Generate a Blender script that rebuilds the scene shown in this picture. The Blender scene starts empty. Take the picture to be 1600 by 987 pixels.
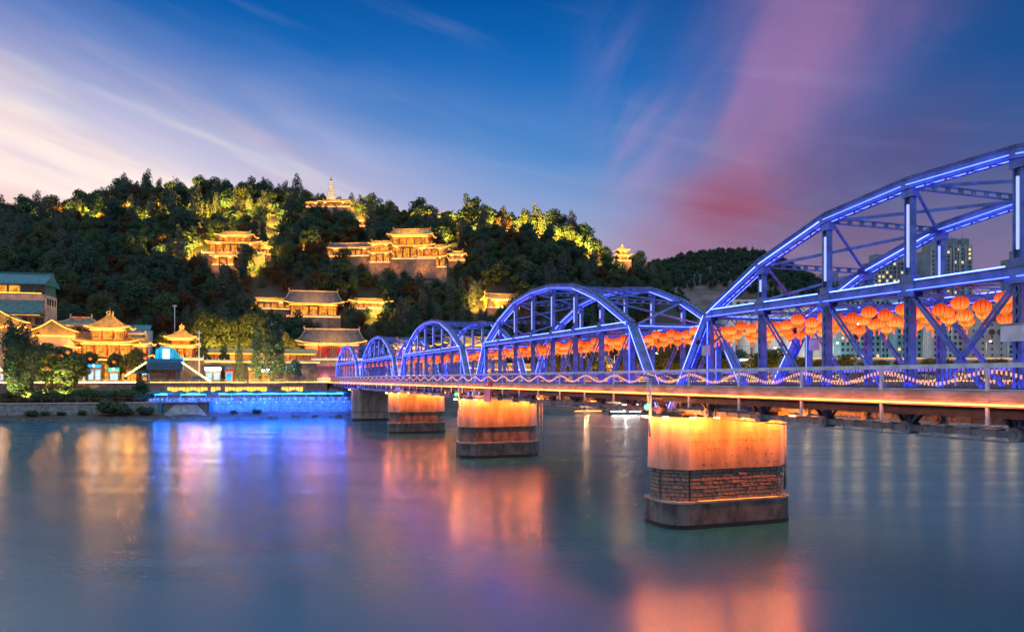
import bpy, math, random
import numpy as np
from mathutils import Vector, Matrix
rnd = random.Random(7)
S = bpy.context.scene
C = S.collection
R = math.radians

# ------------------------------------------------------------------ camera, sky, exposure
CAMZ, FOC, HOR = 9.8, 1200.0, 592.0          # eye height above the water; focal length and horizon row of a 1600 px wide frame
cam = bpy.data.cameras.new('camera'); camo = bpy.data.objects.new('camera', cam); C.objects.link(camo)
camo.location = (0, 0, CAMZ); camo.rotation_euler = (R(90), 0, 0)
cam.sensor_width = 36; cam.lens = FOC / 1600 * 36; cam.shift_y = (HOR - 493.5) / 1600
cam.clip_start = 0.5; cam.clip_end = 6000
S.camera = camo
S.render.engine = 'CYCLES'
S.cycles.use_denoising = True
S.cycles.denoiser = 'OPENIMAGEDENOISE'
S.cycles.max_bounces = 5; S.cycles.diffuse_bounces = 2; S.cycles.glossy_bounces = 3
S.cycles.transmission_bounces = 3; S.cycles.transparent_max_bounces = 6
S.cycles.sample_clamp_indirect = 4.0; S.cycles.sample_clamp_direct = 30.0
S.cycles.caustics_reflective = False; S.cycles.caustics_refractive = False
S.cycles.use_light_tree = True
S.view_settings.view_transform = 'Standard'; S.view_settings.look = 'None'
S.view_settings.exposure = 0.25; S.view_settings.gamma = 1.0; S.view_settings.use_curve_mapping = False


class NG:
    """small helper for writing shader node trees"""
    def __init__(s, tree):
        s.t = tree; s.n = tree.nodes; s.l = tree.links
    def node(s, typ, **kw):
        n = s.n.new(typ)
        for k, v in kw.items(): setattr(n, k, v)
        return n
    def put(s, sock, v):
        if isinstance(v, bpy.types.NodeSocket): s.l.new(v, sock)
        elif v is not None:
            if isinstance(v, (tuple, list)) and len(v) == 3 and sock.type == 'RGBA': v = (*v, 1)
            sock.default_value = v
    def m(s, op, a, b=None, c=None, clamp=False):
        n = s.node('ShaderNodeMath', operation=op, use_clamp=clamp)
        for i, v in enumerate((a, b, c)):
            if v is not None: s.put(n.inputs[i], v)
        return n.outputs[0]
    def sm(s, x, lo, hi, a=0.0, b=1.0):
        n = s.node('ShaderNodeMapRange', interpolation_type='SMOOTHSTEP')
        for i, v in enumerate((x, lo, hi, a, b)): s.put(n.inputs[i], v)
        return n.outputs[0]
    def mix(s, f, a, b, mode='MIX'):
        n = s.node('ShaderNodeMix', data_type='RGBA', blend_type=mode)
        s.put(n.inputs[0], f); s.put(n.inputs[6], a); s.put(n.inputs[7], b)
        return n.outputs[2]
    def xyz(s, x, y, z):
        n = s.node('ShaderNodeCombineXYZ')
        for i, v in enumerate((x, y, z)): s.put(n.inputs[i], v)
        return n.outputs[0]
    def sep(s, v):
        n = s.node('ShaderNodeSeparateXYZ'); s.put(n.inputs[0], v); return n.outputs
    def noise(s, vec, scale, detail=3, rough=0.5, dist=0.0):
        n = s.node('ShaderNodeTexNoise')
        s.put(n.inputs['Vector'], vec); n.inputs['Scale'].default_value = scale
        n.inputs['Detail'].default_value = detail; n.inputs['Roughness'].default_value = rough
        n.inputs['Distortion'].default_value = dist
        return n.outputs[0]
    def ramp(s, f, stops):
        n = s.node('ShaderNodeValToRGB'); e = n.color_ramp.elements
        while len(e) < len(stops): e.new(0.5)
        for el, (p, c) in zip(e, stops): el.position = p; el.color = (*c, 1)
        s.put(n.inputs[0], f); return n.outputs[0]
    def gauss(s, x, c, w):
        d = s.m('DIVIDE', s.m('SUBTRACT', x, c), w)
        return s.m('EXPONENT', s.m('MULTIPLY', s.m('MULTIPLY', d, d), -1.0))


def make_sky():
    w = bpy.data.worlds.new('World'); S.world = w; w.use_nodes = True
    g = NG(w.node_tree); g.n.clear()
    d = g.node('ShaderNodeTexCoord').outputs['Generated']
    X, Y, Z = g.sep(d)
    deg = 180 / math.pi
    az = g.m('MULTIPLY', g.m('ARCTAN2', X, Y), deg)
    el = g.m('MULTIPLY', g.m('ARCSINE', Z), deg)
    # long-exposure cloud streaks: noise drawn out along the wind, which blows towards the lower right
    rot = R(-14)
    sx = g.m('ADD', g.m('MULTIPLY', az, math.cos(rot)), g.m('MULTIPLY', el, math.sin(rot)))
    sy = g.m('ADD', g.m('MULTIPLY', az, -math.sin(rot)), g.m('MULTIPLY', el, math.cos(rot)))
    n1 = g.noise(g.xyz(g.m('MULTIPLY', sx, 0.035), g.m('MULTIPLY', sy, 0.16), 1.7), 1.0, 4, 0.5, 0.4)
    n2 = g.noise(g.xyz(g.m('MULTIPLY', sx, 0.06), g.m('MULTIPLY', sy, 0.55), 4.2), 1.0, 3, 0.5, 0.2)
    n3 = g.noise(g.xyz(g.m('MULTIPLY', az, 0.10), g.m('MULTIPLY', el, 0.12), 9.1), 1.0, 4, 0.55, 0.6)
    e01 = g.m('DIVIDE', g.m('MAXIMUM', el, 0.0), 40.0)
    base = g.ramp(e01, [(0.0, (.50, .30, .36)), (0.17, (.46, .34, .46)), (0.28, (.22, .32, .55)), (0.40, (.055, .215, .52)),
                        (0.53, (.006, .130, .44)), (0.68, (.001, .070, .29)), (1.0, (.002, .05, .22))])
    # away from the afterglow the sky is darker and bluer near the horizon
    side = g.sm(az, 2.0, 34.0)
    dusk = g.ramp(e01, [(0.0, (.30, .20, .30)), (0.2, (.19, .17, .31)), (0.35, (.05, .095, .26)), (0.5, (.007, .072, .25)),
                        (0.7, (.003, .042, .165)), (1.0, (.002, .035, .14))])
    col = g.mix(side, base, dusk)
    back = g.sm(g.m('ABSOLUTE', az), 55.0, 120.0)
    col = g.mix(back, col, g.mix(0.5, dusk, base))
    # bright cream cloud bank over the afterglow on the left
    top = g.m('ADD', g.m('MULTIPLY', az, -0.24), 11.2)                      # its upper edge falls towards the right
    edge = g.m('ADD', g.m('SUBTRACT', el, top), g.m('MULTIPLY', g.m('SUBTRACT', n1, 0.5), 11.0))
    edge = g.m('ADD', edge, g.m('MULTIPLY', g.m('SUBTRACT', n2, 0.5), 4.0))
    cl = g.m('MULTIPLY', g.sm(edge, 7.5, -6.0), g.sm(g.m('ABSOLUTE', g.m('ADD', az, 34.0)), 60.0, 18.0))
    ccol = g.mix(g.sm(edge, 2.0, -5.0), (.42, .42, .62), (.97, .80, .69))
    ccol = g.mix(g.m('MULTIPLY', g.sm(n2, .42, .65), .6), ccol, (.80, .56, .56))
    ccol = g.mix(g.m('MULTIPLY', g.sm(az, -20.0, 6.0), .75), ccol, (.50, .42, .56))
    col = g.mix(g.m('MULTIPLY', cl, 0.93), col, ccol)
    # veil reaching above the bank
    veil = g.m('MULTIPLY', g.sm(n1, .42, .66), g.m('MULTIPLY', g.gauss(az, -27.0, 19.0), g.gauss(el, 15.5, 4.8)))
    col = g.mix(g.m('MULTIPLY', veil, 0.8), col, (.55, .50, .68))
    # orange low on the far left
    og = g.m('MULTIPLY', g.sm(el, 12.0, 8.6), g.sm(az, -16.0, -30.0))
    col = g.mix(g.m('MULTIPLY', og, 0.85), col, (.78, .33, .17))
    # tall pink plume
    ax = g.m('ADD', 13.2, g.m('MULTIPLY', g.m('SUBTRACT', el, 11.0), 0.62))
    dx = g.m('ADD', g.m('SUBTRACT', az, ax), g.m('MULTIPLY', g.m('SUBTRACT', n3, 0.5), 8.0))
    wd = g.m('ADD', 4.6, g.m('MULTIPLY', g.m('MAXIMUM', g.m('SUBTRACT', el, 10.0), 0.0), 0.16))
    q = g.m('DIVIDE', dx, wd)
    pl = g.m('MULTIPLY', g.m('EXPONENT', g.m('MULTIPLY', g.m('MULTIPLY', q, q), -1.0)), g.m('MULTIPLY', g.sm(el, 4.0, 12.0), g.sm(el, 36.0, 20.0)))
    n5 = g.noise(g.xyz(g.m('MULTIPLY', g.m('SUBTRACT', az, g.m('MULTIPLY', el, .62)), .19), g.m('MULTIPLY', g.m('ADD', el, g.m('MULTIPLY', az, .62)), .055), 6.0), 1.0, 4, .55, .5)
    pl = g.m('MULTIPLY', pl, g.m('MULTIPLY', g.sm(n1, .15, .5, .72, 1.0), g.sm(n5, .28, .62, .5, 1.1)))
    # grey violet cloud to the right of the plume, with dark bands
    gv = g.m('MULTIPLY', g.m('MULTIPLY', g.gauss(az, 25.0, 10.0), g.gauss(el, 13.0, 5.0)), g.sm(n3, .30, .62, .35, 1.0))
    col = g.mix(g.m('MULTIPLY', gv, 0.75), col, (.10, .062, .185))
    gl = g.m('MULTIPLY', g.m('MULTIPLY', g.gauss(az, 22.0, 13.0), g.gauss(el, 8.0, 3.2)), g.sm(n2, .35, .6, .4, 1.0))
    col = g.mix(g.m('MULTIPLY', gl, 0.75), col, (.17, .10, .19))
    col = g.mix(g.m('MULTIPLY', pl, 0.60), col, g.mix(g.sm(el, 9.0, 21.0), (.36, .12, .20), (.40, .18, .34)))
    pk = g.m('MULTIPLY', g.gauss(az, 15.5, 4.5), g.m('MULTIPLY', g.gauss(el, 11.8, 2.6), g.sm(n2, .25, .6, .5, 1.0)))
    col = g.mix(g.m('MULTIPLY', pk, 0.9), col, (.27, .070, .13))
    w2 = g.m('MULTIPLY', g.m('MULTIPLY', g.gauss(g.m('SUBTRACT', az, g.m('MULTIPLY', g.m('SUBTRACT', el, 16.0), -.2)), 9.5, 2.6), g.gauss(el, 16.5, 5.5)), g.sm(n5, .32, .6))
    col = g.mix(g.m('MULTIPLY', w2, 0.6), col, (.34, .25, .50))
    # bright cloud sheets added overhead and behind the viewer to raise ambient light
    n4 = g.noise(g.xyz(g.m('MULTIPLY', X, 1.1), g.m('MULTIPLY', Y, 2.4), g.m('MULTIPLY', Z, 2.4)), 1.0, 5, .55, .6)
    far = g.m('MAXIMUM', g.sm(el, 27.0, 46.0), g.sm(g.m('ABSOLUTE', az), 42.0, 75.0))
    sheet = g.m('MULTIPLY', g.m('MULTIPLY', far, g.sm(n4, .36, .56)), g.sm(el, 2.0, 14.0))
    col = g.mix(g.m('MULTIPLY', sheet, .9), col, g.mix(g.sm(n4, .45, .7), (.42, .72, 1.05), (.66, .82, 1.05)))
    # thin high streaks all round
    col = g.mix(g.m('MULTIPLY', g.sm(n2, .52, .85), .09), col, (.55, .50, .66))
    col = g.mix(g.sm(el, -0.5, -6.0), col, (.03, .045, .06))
    bg = g.node('ShaderNodeBackground'); g.put(bg.inputs[0], col); bg.inputs[1].default_value = 1.0
    out = g.node('ShaderNodeOutputWorld'); g.l.new(bg.outputs[0], out.inputs[0])
make_sky()

# ------------------------------------------------------------------ materials
M = {}
def mat(name, col, rough=0.6, metal=0.0, var=0.25, scale=1.5, bump=0.0, bscale=12, stretch=(1, 1, 1), col2=None, coord='Object', spec=0.5):
    m = bpy.data.materials.new(name); m.use_nodes = True; g = NG(m.node_tree)
    b = g.n['Principled BSDF']; b.inputs['Roughness'].default_value = rough; b.inputs['Metallic'].default_value = metal
    b.inputs['Specular IOR Level'].default_value = spec
    tc = g.node('ShaderNodeTexCoord').outputs[coord]
    mp = g.node('ShaderNodeMapping'); g.put(mp.inputs[0], tc); mp.inputs['Scale'].default_value = stretch
    n = g.noise(mp.outputs[0], scale, 5, 0.6)
    c2 = col2 or tuple(c * (1 - var) * 0.8 for c in col)
    c = g.mix(g.sm(n, .35, .68), col, c2)
    g.put(b.inputs['Base Color'], c)
    if bump:
        bn = g.node('ShaderNodeBump'); bn.inputs['Strength'].default_value = bump; bn.inputs['Distance'].default_value = 0.05
        g.put(bn.inputs['Height'], g.noise(tc, bscale, 4, 0.6)); g.put(b.inputs['Normal'], bn.outputs[0])
    M[name] = m; return m
def glow(name, col, st, var=0.0, vscale=3.0):
    m = bpy.data.materials.new(name); m.use_nodes = True; g = NG(m.node_tree); g.n.clear()
    e = g.node('ShaderNodeEmission'); e.inputs[0].default_value = (*col, 1); e.inputs[1].default_value = st
    if var:
        tc = g.node('ShaderNodeTexCoord').outputs['Object']
        g.put(e.inputs[1], g.m('MULTIPLY', g.sm(g.noise(tc, vscale, 2), .3, .7, 1 - var, 1 + var), st))
    o = g.node('ShaderNodeOutputMaterial'); g.l.new(e.outputs[0], o.inputs[0])
    M[name] = m; return m

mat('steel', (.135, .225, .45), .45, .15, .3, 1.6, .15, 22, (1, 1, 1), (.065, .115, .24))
mat('steel_dark', (.055, .06, .07), .6, .2, .4, 2)
mat('steel_grey', (.33, .37, .40), .5, .2, .3, 2)
mat('baluster_paint', (.15, .145, .17), .5, .1, .2, 2)
mat('station_steel', (.055, .13, .18), .45, .1, .2, 1)
mat('rock', (.15, .13, .115), .9, 0, .4, 2, .3, 5)
mat('rail_paint', (.66, .78, .84), .45, .1, .2, 2)
mat('deck', (.16, .15, .15), .8, 0, .3, .6)
mat('fascia', (.40, .36, .36), .55, 0, .35, .8, stretch=(1, 1, 3))
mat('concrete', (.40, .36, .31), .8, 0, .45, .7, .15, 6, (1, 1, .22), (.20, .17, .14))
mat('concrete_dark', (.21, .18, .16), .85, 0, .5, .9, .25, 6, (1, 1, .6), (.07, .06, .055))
mat('masonry', (.30, .25, .21), .85, 0, .4, 1.6, .4, 9, (1, 1, 1), (.15, .12, .10))
mat('mortar', (.10, .085, .075), .9, 0, .3, 3, .2, 14)
mat('stone', (.36, .34, .31), .85, 0, .35, 1.2, .2, 5)
mat('mud', (.11, .085, .065), .8, 0, .5, .25, .5, .8, col2=(.055, .045, .04))
mat('paving', (.27, .25, .23), .8, 0, .3, .4)
mat('brick_wall', (.34, .22, .17), .85, 0, .35, .6)
mat('plaster', (.55, .40, .33), .8, 0, .25, .5)
mat('wall_gold', (.62, .44, .24), .7, 0, .25, .6)
mat('wall_orange', (.55, .26, .10), .7, 0, .3, .7)
mat('wall_red', (.36, .07, .035), .6, 0, .3, .8)
mat('column_red', (.42, .05, .03), .5, 0, .2, 1)
mat('roof_gold', (.62, .41, .10), .4, 0, .35, 1.0, .3, 4)
mat('roof_grey', (.13, .12, .115), .6, 0, .35, 1.0, .4, 4, (1, .25, 1))
mat('roof_teal', (.05, .20, .22), .5, 0, .3, .8, .3, 4)
mat('trim_white', (.70, .68, .62), .6, 0, .15, 1)
mat('wood_dark', (.10, .055, .035), .6, 0, .3, 2)
mat('bark', (.10, .075, .055), .9, 0, .4, 2, .5, 6)
mat('canvas_teal', (.03, .17, .17), .7, 0, .25, 1)
mat('canvas_blue', (.05, .12, .26), .7, 0, .25, 1)
mat('canvas_red', (.45, .04, .03), .7, 0, .2, 1)
mat('white_paint', (.78, .78, .76), .4, 0, .1, 1)
mat('blue_panel', (.03, .22, .34), .3, 0, .2, 1)
mat('sign_red', (.50, .015, .03), .4, 0, .1, 1)
mat('green_net', (.02, .22, .17), .8, 0, .3, .3)
mat('silo', (.70, .68, .65), .8, 0, .25, .12, 0, 5, (1, 1, .3))
mat('flat_teal', (.24, .48, .54), .8, 0, .15, .1)
mat('flat_pale', (.50, .56, .58), .8, 0, .15, .1)
mat('flat_tan', (.50, .44, .42), .8, 0, .2, .1)
mat('tower_wall', (.22, .29, .34), .7, 0, .2, .08)
mat('tower_trim', (.40, .41, .42), .7, 0, .2, .08)
mat('glass_dark', (.02, .035, .045), .15, 0, .2, .1)
mat('black', (.02, .02, .02), .5, 0, .2, 2)
mat('lantern_gold', (.75, .42, .06), .5, 0, .1, 2)
mat('hull_white', (.6, .6, .6), .4, 0, .2, .5)
mat('hull_dark', (.07, .06, .07), .5, 0, .2, .5)
glow('led_blue', (.036, .068, 1.0), 9.0)
glow('fill_wash', (.05, .065, 1.0), 48.0)
glow('fill_wash_top', (.03, .06, 1.0), 26.0)
glow('led_white_blue', (.07, .11, 1.0), 11.0)
glow('led_violet', (.30, .36, 1.0), 1.5)
glow('led_orange', (1.0, .19, .02), 18.0, .35, .35)
glow('led_pink', (1.0, .42, .34), 1.0)
glow('led_gold', (1.0, .34, .03), 9.0, .3, .5)
glow('led_street', (1.0, .40, .05), 90.0, .35, .2)
glow('added_bulb_white', (1.0, .93, .85), 45.0)
glow('led_amber', (1.0, .42, .05), 2.4, .35, .6)
glow('lamp_gold', (1.0, .50, .12), 30.0)
glow('lamp_white', (1.0, .92, .82), 30.0)
glow('window_gold', (1.0, .36, .04), .9, .5, .8)
glow('window_warm', (1.0, .66, .28), 1.1, .3, .2)
glow('collar_glow', (1.0, .30, .04), .6)  # collar emits its own gold, as if lit by the lantern
glow('shop_white', (.55, .82, 1.0), 1.0, .4, .4)
glow('shop_blue', (.02, .30, 1.0), 2.0, .3, .6)
glow('led_ledge', (1.0, .22, .03), 6.0)
glow('led_cafe', (.004, .11, 1.0), 230.0, .35, .12)
glow('shop_green', (.05, .9, .25), 3.0)
glow('red_glow', (1.0, .05, .02), 4.0)
glow('lamp_green', (.03, 1.0, .25), 14.0)
glow('lamp_blue', (.05, .25, 1.0), 14.0)
glow('capsule_cyan', (.03, .50, .85), .9, .3, .4)
glow('capsule_white', (.75, .95, 1.0), 2.2)
glow('pagoda_glow', (1.0, .72, .42), .85, .15, .4)  # pagoda walls glow by themselves, standing in for floodlighting
glow('tree_lights', (.10, .55, 1.0), 4.0, .3, 2)

def lantern_material():
    m = bpy.data.materials.new('lantern_fabric'); m.use_nodes = True; g = NG(m.node_tree); g.n.clear()
    tc = g.node('ShaderNodeTexCoord').outputs['Object']
    x, y, z = g.sep(tc)
    a = g.m('ARCTAN2', y, x)
    rib = g.m('ABSOLUTE', g.m('SINE', g.m('MULTIPLY', a, 6.0)))                # twelve gores; the wires between them stay dark
    r2 = g.sm(rib, .02, .42)
    c = g.mix(r2, (.42, .010, .003), (.92, .070, .013))
    glowz = g.sm(z, .22, -.30)
    c = g.mix(g.m('MULTIPLY', glowz, r2), c, (1.0, .24, .05))
    e = g.node('ShaderNodeEmission'); g.put(e.inputs[0], c)
    rd = g.node('ShaderNodeObjectInfo').outputs['Random']
    st = g.m('MULTIPLY', g.sm(rd, 0, 1, .75, 1.45), g.sm(z, .42, -.05, .75, 1.35))
    g.put(e.inputs[1], st)
    o = g.node('ShaderNodeOutputMaterial'); g.l.new(e.outputs[0], o.inputs[0]); M['lantern_fabric'] = m
lantern_material()

def foliage(name, c1, c2, c3):
    m = bpy.data.materials.new(name); m.use_nodes = True; g = NG(m.node_tree); g.n.clear()
    rd = g.node('ShaderNodeObjectInfo').outputs['Random']
    tc = g.node('ShaderNodeTexCoord').outputs['Object']
    c = g.mix(g.sm(g.noise(tc, .9, 3), .35, .65), c1, c2)
    c = g.mix(g.m('MULTIPLY', g.sm(rd, .3, 1.0), .8), c, c3)
    d = g.node('ShaderNodeBsdfDiffuse'); g.put(d.inputs[0], c)
    t = g.node('ShaderNodeBsdfTranslucent'); g.put(t.inputs[0], c)
    mx = g.node('ShaderNodeMixShader'); mx.inputs[0].default_value = .35
    g.l.new(d.outputs[0], mx.inputs[1]); g.l.new(t.outputs[0], mx.inputs[2])
    o = g.node('ShaderNodeOutputMaterial'); g.l.new(mx.outputs[0], o.inputs[0]); M[name] = m
foliage('leaf_green', (.095, .145, .070), (.070, .120, .065), (.115, .130, .060))
foliage('leaf_dark', (.068, .122, .085), (.052, .102, .075), (.088, .118, .075))
foliage('leaf_silver', (.12, .15, .12), (.10, .125, .10), (.14, .14, .11))
foliage('leaf_rust', (.13, .075, .040), (.085, .055, .032), (.10, .085, .045))
foliage('leaf_yellow', (.13, .13, .035), (.09, .10, .03), (.14, .12, .04))

ONES = ['first', 'second', 'third', 'fourth', 'fifth', 'sixth', 'seventh', 'eighth', 'ninth', 'tenth', 'eleventh', 'twelfth', 'thirteenth', 'fourteenth', 'fifteenth', 'sixteenth', 'seventeenth', 'eighteenth', 'nineteenth']
TENS = ['', '', 'twenty', 'thirty', 'forty', 'fifty']
def nth(i):
    i += 1
    if i < 20: return ONES[i - 1]
    t, o = divmod(i, 10); return TENS[t] + '-' + ONES[o - 1] if o else (TENS[t][:-1] + 'ieth')
# ------------------------------------------------------------------ mesh helpers
class MB:
    def __init__(s): s.v = []; s.f = []; s.mi = []; s.sm = []
    def add(s, vs, fs, mi=0, smooth=False):
        o = len(s.v); s.v += [tuple(v) for v in vs]
        for f in fs: s.f.append(tuple(i + o for i in f)); s.mi.append(mi); s.sm.append(smooth)
        return s
    def box(s, c, d, mi=0, rz=0.0):
        x, y, z = d[0] / 2, d[1] / 2, d[2] / 2; ca, sa = math.cos(rz), math.sin(rz)
        vs = []
        for k in (-z, z):
            for a, b in ((-x, -y), (x, -y), (x, y), (-x, y)): vs.append((c[0] + a * ca - b * sa, c[1] + a * sa + b * ca, c[2] + k))
        return s.add(vs, [(3, 2, 1, 0), (4, 5, 6, 7), (0, 1, 5, 4), (1, 2, 6, 5), (2, 3, 7, 6), (3, 0, 4, 7)], mi)
    def span(s, p0, p1, mi=0):
        c = [(a + b) / 2 for a, b in zip(p0, p1)]; d = [abs(a - b) for a, b in zip(p0, p1)]
        return s.box(c, d, mi)
    def beam(s, p0, p1, w, h, mi=0, side=None):
        p0, p1 = Vector(p0), Vector(p1); t = (p1 - p0).normalized()
        sd = Vector(side) if side else (Vector((1, 0, 0)) if abs(t.x) < .9 else Vector((0, 1, 0)))
        sd = (sd - t * sd.dot(t)).normalized(); up = t.cross(sd)
        vs = []
        for p in (p0, p1):
            for a, b in ((-1, -1), (1, -1), (1, 1), (-1, 1)): vs.append(p + sd * (a * w / 2) + up * (b * h / 2))
        return s.add(vs, [(3, 2, 1, 0), (4, 5, 6, 7), (0, 1, 5, 4), (1, 2, 6, 5), (2, 3, 7, 6), (3, 0, 4, 7)], mi)
    def tube(s, pts, r, n=6, mi=0, cap=True, smooth=True):
        pts = [Vector(p) for p in pts]; rs = r if isinstance(r, (list, tuple)) else [r] * len(pts)
        o = len(s.v); prev = None
        for i, p in enumerate(pts):
            t = (pts[min(i + 1, len(pts) - 1)] - pts[max(i - 1, 0)])
            t = t.normalized() if t.length > 1e-9 else Vector((0, 0, 1))
            a = prev if prev else (Vector((1, 0, 0)) if abs(t.x) < .9 else Vector((0, 1, 0)))
            a = (a - t * a.dot(t)).normalized(); prev = a; b = t.cross(a)
            for k in range(n):
                an = 2 * math.pi * k / n; s.v.append(tuple(p + (a * math.cos(an) + b * math.sin(an)) * rs[i]))
        for i in range(len(pts) - 1):
            for k in range(n):
                q = (k + 1) % n
                s.f.append((o + i * n + k, o + i * n + q, o + (i + 1) * n + q, o + (i + 1) * n + k)); s.mi.append(mi); s.sm.append(smooth)
        if cap:
            s.f.append(tuple(o + k for k in reversed(range(n)))); s.mi.append(mi); s.sm.append(False)
            e = o + (len(pts) - 1) * n; s.f.append(tuple(e + k for k in range(n))); s.mi.append(mi); s.sm.append(False)
        return s
    def lathe(s, prof, n=12, mi=0, c=(0, 0, 0), smooth=True, lobes=0, amp=0.0):
        o = len(s.v)
        for (r, z) in prof:
            for k in range(n):
                a = 2 * math.pi * k / n; rr = r * (1 - amp * (k % 2)) if lobes else r
                s.v.append((c[0] + rr * math.cos(a), c[1] + rr * math.sin(a), c[2] + z))
        for i in range(len(prof) - 1):
            for k in range(n):
                q = (k + 1) % n
                s.f.append((o + i * n + k, o + i * n + q, o + (i + 1) * n + q, o + (i + 1) * n + k)); s.mi.append(mi); s.sm.append(smooth)
        s.f.append(tuple(o + k for k in reversed(range(n)))); s.mi.append(mi); s.sm.append(False)
        e = o + (len(prof) - 1) * n; s.f.append(tuple(e + k for k in range(n))); s.mi.append(mi); s.sm.append(False)
        return s
    def prism(s, poly, z0, z1, mi=0, grow=0.0, ctr=None):
        n = len(poly); cx = sum(p[0] for p in poly) / n; cy = sum(p[1] for p in poly) / n
        top = [(cx + (x - cx) * (1 + grow), cy + (y - cy) * (1 + grow)) for x, y in poly]
        vs = [(x, y, z0) for x, y in poly] + [(x, y, z1) for x, y in top]
        return s.add(vs, [tuple(reversed(range(n))), tuple(range(n, 2 * n))] + [(k, (k + 1) % n, n + (k + 1) % n, n + k) for k in range(n)], mi)
    def mesh(s, name, mats):
        me = bpy.data.meshes.new(name); me.from_pydata(s.v, [], s.f)
        for m in (mats if isinstance(mats, (list, tuple)) else [mats]): me.materials.append(M[m] if isinstance(m, str) else m)
        me.polygons.foreach_set('material_index', s.mi); me.polygons.foreach_set('use_smooth', s.sm); me.update()
        return me
    def build(s, name, mats, parent=None, loc=None, rz=0.0):
        return ob(name, s.mesh(name, mats), parent, loc, rz)

def ob(name, me, parent=None, loc=None, rz=0.0):
    o = bpy.data.objects.new(name, me); C.objects.link(o)
    if parent: o.parent = parent
    if loc is not None: o.location = loc
    if rz: o.rotation_euler = (0, 0, rz)
    return o
def tag(o, label=None, cat=None, group=None, kind=None):
    if label: o['label'] = label
    if cat: o['category'] = cat
    if group: o['group'] = group
    if kind: o['kind'] = kind
    return o
def thing(name, label, cat, loc=(0, 0, 0), rz=0.0, group=None):
    return tag(ob(name, None, None, loc, rz), label, cat, group)
def copy_tree(o, parent=None):
    c = o.copy(); C.objects.link(c)
    if parent: c.parent = parent
    for ch in o.children: copy_tree(ch, c)
    return c
def lamp(name, loc, col, power, radius=.25, parent=None, spot=None, aim=None, blend=.6):
    l = bpy.data.lights.new(name, 'SPOT' if spot else 'POINT'); l.color = col; l.energy = power; l.shadow_soft_size = radius
    o = bpy.data.objects.new(name, l); C.objects.link(o); o.location = loc
    if parent: o.parent = parent
    if spot:
        l.spot_size = R(spot); l.spot_blend = blend
        d = Vector(aim) - Vector(loc); o.rotation_euler = d.to_track_quat('-Z', 'Y').to_euler()
    return o

# pixel of the 1600 px photograph + depth -> point
def at(px, py, Y): return Vector(((px - 800) / FOC * Y, Y, CAMZ + (HOR - py) / FOC * Y))
# bridge frame: local x across the deck (near truss at 0, far truss at TW), local y along the bridge towards the far bank
BA = math.atan(436 / FOC); B0 = Vector((10.83, 53.5, 0)); SP = 45.9; TW = 7.74; PN = 5.1
BP = Vector((math.cos(BA), math.sin(BA), 0)); BD = Vector((-math.sin(BA), math.cos(BA), 0))
def br(x, y, z): return B0 + BP * x + BD * y + Vector((0, 0, z))
# far bank frame: s along the waterline, t inland
Q0 = Vector((-42, 196, 0)); KA = math.atan2(.30, .954); KE = Vector((math.cos(KA), math.sin(KA), 0)); KN = Vector((-math.sin(KA), math.cos(KA), 0))
def bk(s, t, z=0.0): return Q0 + KE * s + KN * t + Vector((0, 0, z))
def bs(px, t):                                  # s on the line t seen at picture column px
    r = (px - 800) / FOC; o = Q0 + KN * t
    return (r * o.y - o.x) / (KE.x - r * KE.y)
def bp(px, t, z=0.0): return bk(bs(px, t), t, z)
# ------------------------------------------------------------------ water
def water_material():
    m = bpy.data.materials.new('river_water'); m.use_nodes = True; g = NG(m.node_tree)
    b = g.n['Principled BSDF']
    tc = g.node('ShaderNodeTexCoord').outputs['Object']
    x, y, z = g.sep(tc)
    n = g.noise(g.xyz(g.m('MULTIPLY', x, .02), g.m('MULTIPLY', y, .05), 0.0), 1.0, 4, .55, .8)
    g.put(b.inputs['Base Color'], g.mix(g.sm(n, .35, .65), (.012, .118, .172), (.016, .122, .172)))
    # current slicks: calmer and rougher patches drawn out across the stream; ripples smeared along the line of sight by the long exposure
    n2 = g.noise(g.xyz(g.m('MULTIPLY', x, .03), g.m('MULTIPLY', y, .15), 3.0), 1.0, 4, .55, .5)
    g.put(b.inputs['Roughness'], g.sm(n2, .3, .7, .18, .25))
    b.inputs['IOR'].default_value = 1.33
    rip = g.noise(g.xyz(g.m('MULTIPLY', x, 1.9), g.m('MULTIPLY', y, 3.4), 0.0), 1.0, 3, .6, .3)
    swl = g.noise(g.xyz(g.m('MULTIPLY', x, .05), g.m('MULTIPLY', y, .35), 7.0), 1.0, 4, .5, .6)
    h = g.m('ADD', g.m('MULTIPLY', rip, .024), g.m('MULTIPLY', swl, .010))
    bn = g.node('ShaderNodeBump'); bn.inputs['Strength'].default_value = .4; bn.inputs['Distance'].default_value = 1.0
    g.put(bn.inputs['Height'], h); g.put(b.inputs['Normal'], bn.outputs[0])
    M['water'] = m
water_material()
mb = MB(); mb.add([(-1500, -200, 0), (1500, -200, 0), (1500, 1500, 0), (-1500, 1500, 0)], [(0, 1, 2, 3)])
tag(mb.build('river_water', 'water'), 'smooth river water reflecting the lights', kind='structure')

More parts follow.
